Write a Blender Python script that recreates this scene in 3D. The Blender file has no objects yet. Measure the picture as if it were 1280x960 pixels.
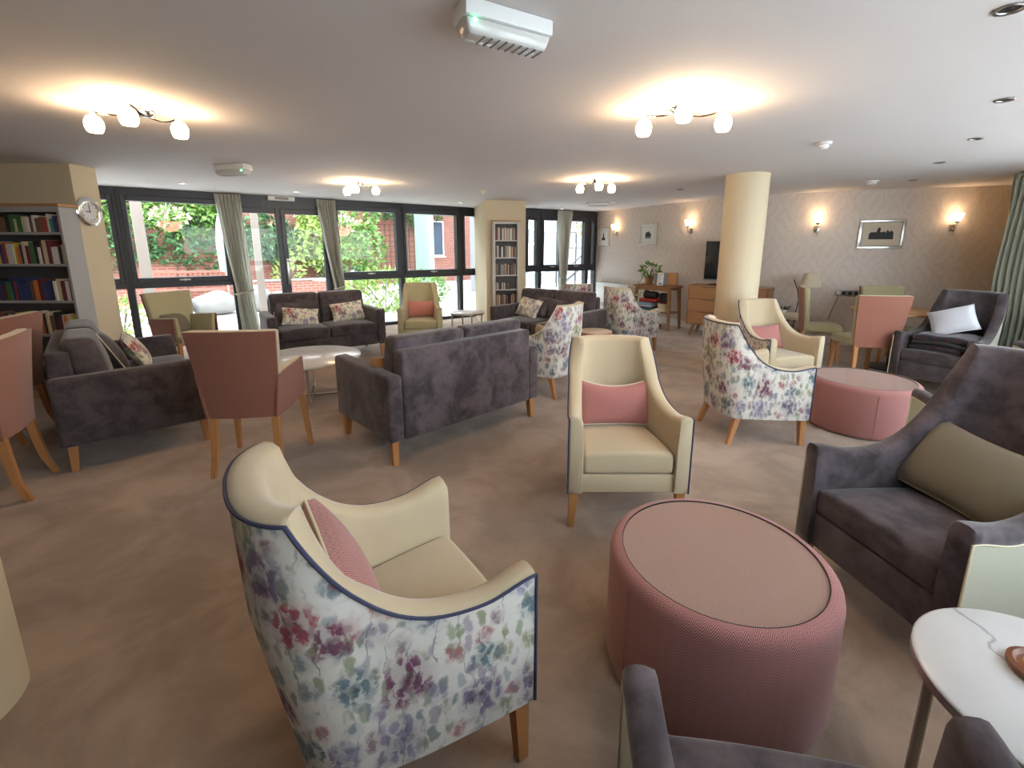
import bpy, bmesh, math, random
from mathutils import Vector, Matrix, Euler
R = math.radians
PI = math.pi
rnd = random.Random(7)

# ------------------------------------------------------------------ camera, world, light, exposure
scn = bpy.context.scene
COL = scn.collection
EYE = 1.5
CEIL = 2.34
cam_d = bpy.data.cameras.new('camera')
cam_d.sensor_fit = 'HORIZONTAL'
cam_d.sensor_width = 36.0
cam_d.lens = 36.0 * 565.0 / 1280.0
cam_d.shift_y = -55.0 / 1280.0
cam_d.clip_start = 0.02
cam = bpy.data.objects.new('camera', cam_d)
COL.objects.link(cam)
cam.location = (0, 0, EYE)
cam.rotation_euler = (R(90.0) - math.atan(115.0 / 565.0), 0, 0)
scn.camera = cam
scn.view_settings.view_transform = 'Standard'
scn.view_settings.look = 'None'
scn.view_settings.gamma = 1.0
scn.view_settings.use_curve_mapping = False
scn.view_settings.exposure = 0.66

SKY = 7.8                      # overcast sky
world = bpy.data.worlds.new('overcast_sky')
scn.world = world
world.use_nodes = True
_nt = world.node_tree
_bg = _nt.nodes['Background']
_bg.inputs[1].default_value = SKY
_tc = _nt.nodes.new('ShaderNodeTexCoord')
_sx = _nt.nodes.new('ShaderNodeSeparateXYZ')
_nt.links.new(_tc.outputs['Generated'], _sx.inputs[0])
_rp = _nt.nodes.new('ShaderNodeValToRGB')
_nt.links.new(_sx.outputs[2], _rp.inputs[0])
_rp.color_ramp.elements[0].color = (0.86, 0.93, 1.0, 1)
_rp.color_ramp.elements[1].color = (0.72, 0.85, 1.0, 1)
_nt.links.new(_rp.outputs[0], _bg.inputs[0])

LAMP_EMIT = 54.0               # ceiling lamp globes
SCONCE_EMIT = 10.0             # wall light shades
SPOT_EMIT = 14.0               # small lit downlights

# ------------------------------------------------------------------ node helper and materials
class NT:
    def __init__(s, name):
        s.m = bpy.data.materials.new(name)
        s.m.use_nodes = True
        s.t = s.m.node_tree
        s.b = s.t.nodes['Principled BSDF']
        s.out = s.t.nodes['Material Output']
    def n(s, typ, **kw):
        o = s.t.nodes.new(typ)
        for k, v in kw.items():
            setattr(o, k, v)
        return o
    def put(s, sock, v):
        if hasattr(v, 'links') or isinstance(v, bpy.types.NodeSocket):
            s.t.links.new(v, sock)
        elif isinstance(v, (tuple, list)) and len(v) == 3 and sock.type == 'RGBA':
            sock.default_value = (*v, 1)
        else:
            sock.default_value = v
    def math(s, op, a, b=0.0, c=0.0):
        o = s.n('ShaderNodeMath', operation=op)
        s.put(o.inputs[0], a); s.put(o.inputs[1], b); s.put(o.inputs[2], c)
        return o.outputs[0]
    def vmath(s, op, a, b=(0, 0, 0)):
        o = s.n('ShaderNodeVectorMath', operation=op)
        s.put(o.inputs[0], a)
        s.put(o.inputs[1], b)
        return o.outputs[1] if op in ('LENGTH', 'DISTANCE', 'DOT_PRODUCT') else o.outputs[0]
    def mix(s, f, a, b):
        o = s.n('ShaderNodeMix', data_type='RGBA')
        s.put(o.inputs[0], f); s.put(o.inputs[6], a); s.put(o.inputs[7], b)
        return o.outputs[2]
    def step(s, v, lo, hi):
        o = s.n('ShaderNodeMapRange', interpolation_type='SMOOTHSTEP')
        s.put(o.inputs[0], v)
        s.put(o.inputs[1], lo); s.put(o.inputs[2], hi)
        return o.outputs[0]
    def ramp(s, f, stops, const=False):
        o = s.n('ShaderNodeValToRGB')
        cr = o.color_ramp
        if const: cr.interpolation = 'CONSTANT'
        while len(cr.elements) < len(stops): cr.elements.new(0.5)
        for e, (p, c) in zip(cr.elements, stops):
            e.position = p; e.color = (*c, 1)
        s.put(o.inputs[0], f)
        return o.outputs[0]
    def noise(s, vec, scale, detail=2.0, rough=0.5, dist=0.0, out=0):
        o = s.n('ShaderNodeTexNoise')
        if vec is not None: s.put(o.inputs['Vector'], vec)
        o.inputs['Scale'].default_value = scale
        o.inputs['Detail'].default_value = detail
        o.inputs['Roughness'].default_value = rough
        o.inputs['Distortion'].default_value = dist
        return o.outputs[out]
    def obj(s): return s.n('ShaderNodeTexCoord').outputs['Object']
    def uv(s): return s.n('ShaderNodeTexCoord').outputs['UV']
    def xyz(s, v):
        o = s.n('ShaderNodeSeparateXYZ'); s.put(o.inputs[0], v); return o.outputs
    def comb(s, x, y, z=0.0):
        o = s.n('ShaderNodeCombineXYZ')
        s.put(o.inputs[0], x); s.put(o.inputs[1], y); s.put(o.inputs[2], z); return o.outputs[0]
    def bump(s, h, strength=0.2, dist=0.01):
        o = s.n('ShaderNodeBump')
        o.inputs['Strength'].default_value = strength
        o.inputs['Distance'].default_value = dist
        s.put(o.inputs['Height'], h)
        s.put(s.b.inputs['Normal'], o.outputs[0])
    def base(s, c): s.put(s.b.inputs['Base Color'], c)
    def pr(s, **kw):
        for k, v in kw.items(): s.put(s.b.inputs[k.replace('_', ' ')], v)
        return s

def plain(name, c, rough=0.6, metal=0.0, spec=0.5, var=0.06, scale=9.0):
    q = NT(name)
    nz = q.noise(q.obj(), scale, 3)
    q.base(q.mix(nz, tuple(x * (1 - var) for x in c), tuple(min(1, x * (1 + var)) for x in c)))
    q.pr(Roughness=rough, Metallic=metal, Specular_IOR_Level=spec)
    return q.m

def weave(name, c, var=0.18, scale=420.0, sheen=0.25, rough=0.9, blot=0.07):
    q = NT(name)
    v = q.obj()
    big = q.noise(v, 5.0, 3)
    fine = q.noise(v, scale, 2)
    a = q.mix(big, tuple(x * (1 - blot) for x in c), tuple(x * (1 + blot) for x in c))
    q.base(q.mix(q.math('MULTIPLY', fine, var * 2), a, tuple(x * 0.45 for x in c)))
    q.pr(Roughness=rough, Specular_IOR_Level=0.2, Sheen_Weight=sheen)
    q.bump(fine, 0.15, 0.002)
    return q.m

def velvet(name, dark, light):
    q = NT(name)
    v = q.obj()
    a = q.noise(v, 4.5, 5, 0.6, 0.6)
    b = q.noise(v, 17.0, 4, 0.6, 0.3)
    f = q.step(q.math('ADD', q.math('MULTIPLY', a, 0.65), q.math('MULTIPLY', b, 0.35)), 0.36, 0.64)
    q.base(q.mix(f, dark, light))
    q.pr(Roughness=0.82, Specular_IOR_Level=0.25, Sheen_Weight=0.3, Sheen_Roughness=0.4)
    q.bump(q.noise(v, 260, 2), 0.08, 0.002)
    return q.m

def wood(name, c1, c2, axis=2, scale=26.0, rough=0.45):
    q = NT(name)
    v = q.obj()
    st = [9.0, 9.0, 9.0]; st[axis] = 0.8
    sv = q.vmath('MULTIPLY', v, tuple(st))
    g = q.noise(sv, scale / 9.0, 5, 0.6, 1.2)
    f = q.noise(sv, scale, 3)
    q.base(q.mix(q.math('ADD', q.math('MULTIPLY', g, 0.75), q.math('MULTIPLY', f, 0.25)), c1, c2))
    q.pr(Roughness=rough)
    q.bump(f, 0.05, 0.002)
    return q.m

def herring(name, dark, light):
    q = NT(name)
    x = q.xyz(q.uv())
    per = 0.040
    u = q.math('ABSOLUTE', q.math('SUBTRACT', q.math('FRACT', q.math('DIVIDE', x[0], per)), 0.5))
    ph = q.math('ADD', q.math('DIVIDE', x[1], 0.0100), q.math('MULTIPLY', u, 6.6))
    tri = q.math('ABSOLUTE', q.math('SUBTRACT', q.math('MULTIPLY', q.math('FRACT', ph), 2.0), 1.0))
    f = q.step(tri, 0.30, 0.70)
    big = q.noise(q.obj(), 3.0, 2)
    lt = q.mix(big, light, tuple(v * 0.86 for v in light))
    q.base(q.mix(f, dark, lt))
    q.pr(Roughness=0.88, Specular_IOR_Level=0.2, Sheen_Weight=0.2)
    q.bump(f, 0.25, 0.0015)
    return q.m

def floral(name, ground, k=1.0):
    """watercolour flowers built of brush dabs, leaves and thin stems on pale cloth, laid out in metres on the UVs"""
    q = NT(name)
    uv0 = q.uv()
    wob = q.vmath('MULTIPLY', q.vmath('SUBTRACT', q.noise(uv0, 20.0, 3, 0.6, out=1), (0.5, 0.5, 0.5)), (0.045 * k, 0.045 * k, 0))
    uv = q.vmath('ADD', uv0, wob)
    col = q.mix(q.noise(uv0, 6.0, 3), tuple(v * 0.88 for v in ground), ground)
    col = q.mix(q.math('MULTIPLY', q.step(q.noise(uv0, 9.0, 4, 0.6), 0.50, 0.74), 0.5), col, (0.50, 0.52, 0.38))
    col = q.mix(q.math('MULTIPLY', q.step(q.noise(uv0, 13.0, 3, 0.6, 1.0), 0.56, 0.74), 0.45), col, (0.42, 0.45, 0.50))
    sx = q.xyz(uv)
    bend = q.math('MULTIPLY', q.math('SINE', q.math('MULTIPLY', sx[1], 21.0)), 0.012)
    pos = q.math('ADD', sx[0], q.math('ADD', bend, q.math('MULTIPLY', q.noise(uv0, 3.0, 2), 0.10)))
    fr = q.math('ABSOLUTE', q.math('SUBTRACT', q.math('FRACT', q.math('DIVIDE', pos, 0.058 * k)), 0.5))
    stem = q.math('MULTIPLY', q.math('SUBTRACT', 1.0, q.step(fr, 0.012, 0.055)), q.step(q.noise(uv0, 9.0, 2), 0.45, 0.58))
    col = q.mix(q.math('MULTIPLY', stem, 0.75), col, (0.17, 0.19, 0.17))
    def cells(sc, seed, st=1.0, rand=0.85):
        vv = q.vmath('ADD', q.vmath('MULTIPLY', uv, (sc, sc * st, 1)), (seed, seed * 1.7, 0))
        vo = q.n('ShaderNodeTexVoronoi', voronoi_dimensions='2D')
        q.put(vo.inputs['Vector'], vv)
        vo.inputs['Scale'].default_value = 1.0
        vo.inputs['Randomness'].default_value = rand
        return vo.outputs['Distance'], q.xyz(vo.outputs['Color'])
    dab_d, dab_c = cells(40.0 / k, 2.0, 0.50, 1.0)
    dab = q.math('SUBTRACT', 1.0, q.step(q.math('ADD', dab_d, q.math('MULTIPLY', q.math('SUBTRACT', q.noise(uv0, 110.0 / k, 3, 0.7), 0.5), 0.75)), 0.28, 0.52))
    leaf_d, leaf_c = cells(30.0 / k, 7.7, 0.45)
    grp = q.step(q.noise(uv0, 12.0 / k, 2), 0.40, 0.52)
    leafc = [(0.0, (0.27, 0.30, 0.19)), (0.28, (0.34, 0.36, 0.36)), (0.5, (0.22, 0.24, 0.12)), (0.7, (0.33, 0.27, 0.32)), (0.86, (0.16, 0.20, 0.20))]
    lf = q.math('MULTIPLY', q.math('MULTIPLY', q.math('SUBTRACT', 1.0, q.step(leaf_d, 0.26, 0.46)), grp), q.step(leaf_c[1], 0.25, 0.35))
    col = q.mix(q.math('MULTIPLY', lf, 0.80), col, q.ramp(leaf_c[0], leafc, True))
    def flower(col, cell, rad, stops, seed, amt=1.0):
        d, c = cells(1.0 / (cell * k), seed, 0.9, 0.75)
        r = q.math('ADD', d, q.math('MULTIPLY', q.math('SUBTRACT', q.noise(uv0, 34.0, 3, 0.65), 0.5), 0.34))
        lim = q.math('MULTIPLY', rad, q.math('ADD', 0.62, q.math('MULTIPLY', c[2], 0.5)))
        rr = q.math('DIVIDE', r, lim)
        wash = q.math('SUBTRACT', 1.0, q.step(rr, 0.55, 1.15))
        core = q.math('SUBTRACT', 1.0, q.step(rr, 0.1, 0.62))
        hue = q.ramp(c[0], stops, True)
        tone = q.mix(q.math('MULTIPLY', dab_c[0], 0.6), hue, q.mix(0.55, hue, (0.04, 0.03, 0.06)))
        tone = q.mix(q.math('MULTIPLY', core, q.step(q.noise(uv0, 60.0, 2), 0.40, 0.60)), tone, q.mix(0.70, hue, (0.02, 0.025, 0.04)))
        f = q.math('MULTIPLY', wash, q.math('ADD', 0.30, q.math('MULTIPLY', dab, 0.62)))
        f = q.math('MAXIMUM', f, q.math('MULTIPLY', core, 0.72))
        return q.mix(q.math('MULTIPLY', f, amt), col, tone)
    flow = [(0.0, (0.36, 0.035, 0.055)), (0.22, (0.12, 0.19, 0.22)), (0.46, (0.20, 0.14, 0.24)), (0.62, (0.24, 0.23, 0.07)), (0.74, (0.17, 0.035, 0.085)), (0.86, (0.30, 0.27, 0.38))]
    col = flower(col, 0.085, 0.40, flow, 5.3, 0.75)
    col = flower(col, 0.165, 0.44, flow, 0.4)
    q.base(col)
    q.pr(Roughness=0.9, Specular_IOR_Level=0.2, Sheen_Weight=0.1)
    q.bump(q.noise(uv0, 700, 1), 0.06, 0.001)
    return q.m

def emissive(name, c, strength):
    q = NT(name)
    q.base((0.9, 0.9, 0.9))
    q.put(q.b.inputs['Emission Color'], c)
    q.b.inputs['Emission Strength'].default_value = strength
    return q.m

def glass(name, tint=(0.97, 0.985, 0.98), gloss=0.10):
    q = NT(name)
    t = q.n('ShaderNodeBsdfTransparent'); t.inputs[0].default_value = (*tint, 1)
    g = q.n('ShaderNodeBsdfGlossy'); g.inputs['Roughness'].default_value = 0.02
    fr = q.n('ShaderNodeFresnel'); fr.inputs[0].default_value = 1.45
    mx = q.n('ShaderNodeMixShader')
    q.put(mx.inputs[0], q.math('MULTIPLY', fr.outputs[0], gloss * 3))
    q.t.links.new(t.outputs[0], mx.inputs[1]); q.t.links.new(g.outputs[0], mx.inputs[2])
    q.t.links.new(mx.outputs[0], q.out.inputs[0])
    return q.m

def mk_carpet():
    q = NT('carpet_pile')
    v = q.obj()
    a = q.noise(v, 2.4, 6, 0.62, 0.5)
    b = q.noise(v, 0.7, 2)
    f = q.noise(v, 320, 2)
    g = q.step(q.math('ADD', q.math('MULTIPLY', a, 0.75), q.math('MULTIPLY', b, 0.25)), 0.38, 0.62)
    c = q.mix(g, (0.280, 0.198, 0.145), (0.450, 0.330, 0.250))
    q.base(q.mix(q.math('MULTIPLY', f, 0.5), c, (0.22, 0.162, 0.127)))
    q.pr(Roughness=0.95, Specular_IOR_Level=0.1, Sheen_Weight=0.25)
    q.bump(q.math('ADD', f, q.math('MULTIPLY', a, 2.0)), 0.35, 0.006)
    return q.m

def mk_wallpaper():
    q = NT('damask_wallpaper')
    x = q.xyz(q.uv())
    A, B = 0.46, 0.72
    u = q.math('MULTIPLY', x[0], 2 * PI / A); v = q.math('MULTIPLY', x[1], 2 * PI / B)
    og = q.math('ADD', q.math('COSINE', u), q.math('COSINE', v))
    og2 = q.math('MULTIPLY', q.math('SINE', q.math('MULTIPLY', u, 2.0)), q.math('SINE', q.math('MULTIPLY', v, 2.0)))
    fl = q.math('SINE', q.math('ADD', q.math('MULTIPLY', og, 5.5), q.math('MULTIPLY', og2, 2.2)))
    nz = q.noise(q.uv(), 26.0, 3)
    f = q.step(q.math('ADD', fl, q.math('MULTIPLY', q.math('SUBTRACT', nz, 0.5), 5.0)), -0.8, 0.9)
    q.base(q.mix(q.math('MULTIPLY', f, 0.8), (0.600, 0.520, 0.460), (0.640, 0.570, 0.515)))
    q.pr(Roughness=q.math('SUBTRACT', 0.75, q.math('MULTIPLY', f, 0.3)), Specular_IOR_Level=0.3)
    q.bump(f, 0.1, 0.001)
    return q.m

def mk_marble():
    q = NT('white_marble')
    v = q.obj()
    w = q.vmath('ADD', v, q.vmath('MULTIPLY', q.vmath('SUBTRACT', q.noise(v, 3.0, 5, out=1), (0.5, 0.5, 0.5)), (0.35, 0.35, 0.1)))
    x = q.xyz(w)
    s1 = q.math('ABSOLUTE', q.math('SINE', q.math('ADD', q.math('MULTIPLY', x[0], 7.0), q.math('MULTIPLY', x[1], 9.0))))
    vein = q.math('SUBTRACT', 1.0, q.step(s1, 0.0, 0.10))
    vein = q.math('MULTIPLY', vein, q.step(q.noise(v, 4.0, 3), 0.34, 0.58))
    cl = q.step(q.noise(w, 5.0, 4), 0.45, 0.75)
    c = q.mix(q.math('MULTIPLY', cl, 0.25), (0.66, 0.66, 0.66), (0.48, 0.49, 0.51))
    q.base(q.mix(q.math('MULTIPLY', vein, 0.8), c, (0.32, 0.33, 0.36)))
    q.pr(Roughness=0.22)
    return q.m

def mk_brick():
    q = NT('red_brick')
    b = q.n('ShaderNodeTexBrick')
    q.put(b.inputs['Vector'], q.uv())
    b.inputs['Color1'].default_value = (0.27, 0.075, 0.045, 1)
    b.inputs['Color2'].default_value = (0.19, 0.055, 0.035, 1)
    b.inputs['Mortar'].default_value = (0.30, 0.22, 0.18, 1)
    b.inputs['Scale'].default_value = 1.0
    b.inputs['Mortar Size'].default_value = 0.008
    b.inputs['Brick Width'].default_value = 0.225
    b.inputs['Row Height'].default_value = 0.075
    q.base(q.mix(q.math('MULTIPLY', q.noise(q.obj(), 1.4, 4), 0.5), b.outputs[0], (0.28, 0.12, 0.085)))
    q.pr(Roughness=0.85)
    q.bump(b.outputs[1], -0.3, 0.01)
    return q.m

def mk_leaf(name, c1, c2):
    q = NT(name)
    r = q.noise(q.obj(), 7.0, 3)
    q.base(q.mix(q.step(r, 0.3, 0.7), c1, c2))
    q.pr(Roughness=0.55)
    return q.m

M = {}
M['carpet'] = mk_carpet()
M['paper'] = mk_wallpaper()
M['marble'] = mk_marble()
M['brick'] = mk_brick()
M['ceiling'] = plain('ceiling_paint', (0.68, 0.635, 0.625), 0.9, var=0.015, scale=2)
M['cream_wall'] = plain('cream_wall_paint', (0.61, 0.51, 0.35), 0.85, var=0.02, scale=2)
M['white'] = plain('white_paint', (0.78, 0.77, 0.74), 0.5, var=0.02)
M['plastic'] = plain('white_plastic', (0.74, 0.74, 0.73), 0.35, var=0.02)
M['frame'] = plain('dark_grey_window_frame', (0.022, 0.024, 0.032), 0.42, var=0.08)
M['glass'] = glass('window_glass')
M['cream'] = weave('cream_upholstery', (0.48, 0.385, 0.25), var=0.06, sheen=0.3, rough=0.75)
M['sage'] = weave('pale_sage_upholstery', (0.40, 0.395, 0.30), var=0.06, sheen=0.25, rough=0.75)
M['olive'] = weave('olive_cushion_cloth', (0.215, 0.175, 0.118), var=0.35, scale=300)
M['navy'] = plain('navy_piping', (0.035, 0.04, 0.085), 0.7)
M['cream_pipe'] = plain('cream_piping', (0.62, 0.54, 0.38), 0.7)
M['floral'] = floral('floral_upholstery', (0.69, 0.65, 0.59))
M['floral_small'] = floral('floral_cushion_cloth', (0.72, 0.66, 0.52), 0.8)
M['velvet'] = velvet('grey_velvet', (0.044, 0.033, 0.037), (0.118, 0.093, 0.101))
M['velvet_dark'] = velvet('charcoal_velvet', (0.032, 0.025, 0.027), (0.080, 0.064, 0.066))
M['herring'] = herring('pink_herringbone', (0.20, 0.058, 0.055), (0.50, 0.25, 0.225))
M['pink'] = weave('dusky_pink_cloth', (0.43, 0.170, 0.150), var=0.3, scale=260)
M['terracotta'] = weave('terracotta_upholstery', (0.300, 0.118, 0.078), var=0.3, scale=300)
M['oak'] = wood('oak_leg', (0.50, 0.235, 0.085), (0.33, 0.14, 0.045))
M['oak_top'] = wood('oak_board', (0.50, 0.27, 0.12), (0.35, 0.175, 0.07), 0)
M['walnut'] = wood('warm_oak_board', (0.36, 0.175, 0.075), (0.21, 0.095, 0.04), 0)
M['chrome'] = plain('chrome', (0.78, 0.77, 0.75), 0.12, 1.0, var=0.02)
M['steel'] = plain('brushed_steel', (0.42, 0.40, 0.37), 0.3, 1.0, var=0.05)
M['black'] = plain('black_metal', (0.015, 0.015, 0.016), 0.45)
M['screen'] = plain('television_screen', (0.010, 0.014, 0.018), 0.08)
M['lamp'] = emissive('lit_lamp_glass', (1.0, 0.70, 0.41), LAMP_EMIT)
M['sconce'] = emissive('lit_wall_light_glass', (1.0, 0.68, 0.38), SCONCE_EMIT)
M['spot_on'] = emissive('lit_downlight', (1.0, 0.93, 0.82), SPOT_EMIT)
M['led'] = emissive('green_led', (0.15, 1.0, 0.45), 6.0)
M['curtain'] = weave('sage_curtain_cloth', (0.74, 0.73, 0.67), var=0.08, scale=200)
def _translucent(m, c, k):
    t = m.node_tree; b = t.nodes['Principled BSDF']; o = t.nodes['Material Output']
    tr = t.nodes.new('ShaderNodeBsdfTranslucent'); tr.inputs[0].default_value = (*c, 1)
    mx = t.nodes.new('ShaderNodeMixShader'); mx.inputs[0].default_value = k
    t.links.new(b.outputs[0], mx.inputs[1]); t.links.new(tr.outputs[0], mx.inputs[2]); t.links.new(mx.outputs[0], o.inputs[0])
_translucent(M['curtain'], (0.82, 0.81, 0.75), 0.65)
M['curtain_dimmed'] = weave('dimmed_sage_curtain_cloth', (0.36, 0.37, 0.29), var=0.12, scale=200)  # same sage cloth darkened: the dim right side is put into its colour
M['grey_unit'] = plain('grey_bookcase_paint', (0.36, 0.35, 0.345), 0.5, var=0.03)
M['grey_back'] = plain('dark_bookcase_back', (0.085, 0.08, 0.08), 0.7)
M['diffuser'] = plain('clear_ribbed_diffuser', (0.60, 0.59, 0.57), 0.18, var=0.05, scale=60)
M['paving'] = plain('pale_paving', (0.80, 0.78, 0.74), 0.85, var=0.10, scale=1.2)
M['stone'] = plain('pale_boulder', (0.22, 0.20, 0.18), 0.9, var=0.2, scale=5)
M['leaf'] = mk_leaf('mid_green_leaf', (0.06, 0.14, 0.025), (0.19, 0.31, 0.06))
M['leaf_dark'] = mk_leaf('dark_ivy_leaf', (0.025, 0.075, 0.025), (0.09, 0.17, 0.055))
M['leaf_lime'] = mk_leaf('lime_leaf', (0.17, 0.27, 0.05), (0.38, 0.47, 0.12))
M['bark'] = plain('bark', (0.10, 0.07, 0.045), 0.9, var=0.2)
M['petal'] = mk_leaf('petal_mix', (0.70, 0.20, 0.20), (0.85, 0.70, 0.62))
M['terrapot'] = plain('clay_pot', (0.34, 0.15, 0.07), 0.7, var=0.12)
M['teak'] = wood('reddish_bench_wood', (0.34, 0.12, 0.075), (0.22, 0.075, 0.05), 0)
M['render'] = plain('pale_render', (0.15, 0.15, 0.158), 0.9, var=0.04, scale=1.5)
M['celadon'] = plain('pale_green_column_paint', (0.15, 0.22, 0.165), 0.7, var=0.03)
M['window_dark'] = plain('dark_window', (0.06, 0.075, 0.10), 0.15)
M['throw'] = None
M['salmon'] = weave('salmon_cushion_cloth', (0.50, 0.20, 0.15), var=0.2)
M['orange'] = weave('orange_cushion_cloth', (0.46, 0.19, 0.06), var=0.2)
M['olive_green'] = weave('olive_green_cloth', (0.30, 0.29, 0.06), var=0.15)
M['olive_pipe'] = plain('tan_piping', (0.33, 0.27, 0.16), 0.7)
M['white_cloth'] = weave('white_ribbed_cloth', (0.62, 0.62, 0.66), var=0.2, scale=120)
M['floral_gold'] = floral('gold_floral_cushion_cloth', (0.74, 0.68, 0.55), 1.1)
M['pale_top'] = plain('pale_table_top', (0.62, 0.60, 0.55), 0.3, var=0.08)
M['mahogany'] = wood('mahogany', (0.26, 0.085, 0.035), (0.13, 0.04, 0.018), 0)
M['oak_pale'] = wood('pale_wood_table_top', (0.58, 0.47, 0.40), (0.50, 0.40, 0.33), 0)
M['pale_unit'] = plain('pale_grey_unit_paint', (0.50, 0.48, 0.46), 0.5, var=0.03)
M['leaf_pale'] = mk_leaf('pale_variegated_leaf', (0.30, 0.38, 0.20), (0.55, 0.60, 0.42))
M['paper_white'] = plain('white_paper', (0.72, 0.71, 0.68), 0.8, var=0.02)
M['pale_blue'] = plain('pale_blue_card', (0.25, 0.42, 0.60), 0.5, var=0.1)
M['bright_red'] = plain('bright_red_card', (0.62, 0.035, 0.03), 0.45)
M['cream_weave'] = weave('cream_woven_cloth', (0.62, 0.54, 0.40), var=0.2, scale=150)
M['walnut_light'] = wood('oak_drawer_front', (0.42, 0.215, 0.095), (0.27, 0.125, 0.055), 0)
M['silver'] = plain('silver_picture_frame', (0.62, 0.60, 0.56), 0.3, 0.85, var=0.05)
M['mount_cream'] = plain('cream_picture_mount', (0.60, 0.52, 0.40), 0.8, var=0.03)
M['ink'] = plain('dark_ink', (0.035, 0.04, 0.045), 0.8, var=0.5, scale=40)
M['herring_c'] = weave('pink_herringbone_cushion', (0.55, 0.23, 0.21), var=0.35, scale=180)
def mk_tartan():
    q = NT('dark_tartan')
    x = q.xyz(q.uv())
    a = q.step(q.math('SINE', q.math('MULTIPLY', x[0], 70.0)), 0.1, 0.3); b = q.step(q.math('SINE', q.math('MULTIPLY', x[1], 70.0)), 0.1, 0.3)
    c = q.mix(q.math('MULTIPLY', a, 0.6), (0.013, 0.011, 0.015), (0.06, 0.006, 0.009))
    q.base(q.mix(q.math('MULTIPLY', b, 0.5), c, (0.012, 0.014, 0.03)))
    q.pr(Roughness=0.95, Sheen_Weight=0.2)
    return q.m
M['tartan'] = mk_tartan()
M['pale_cloth'] = weave('pale_blue_parasol_cloth', (0.26, 0.31, 0.35), var=0.1)
M['olive_shaded'] = weave('shaded_olive_upholstery', (0.40, 0.35, 0.20), var=0.06, sheen=0.25, rough=0.75)  # darker copy of the pale upholstery, backlit shade put into its colour
M['timber'] = plain('weathered_timber', (0.16, 0.125, 0.10), 0.85, var=0.12)

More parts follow.
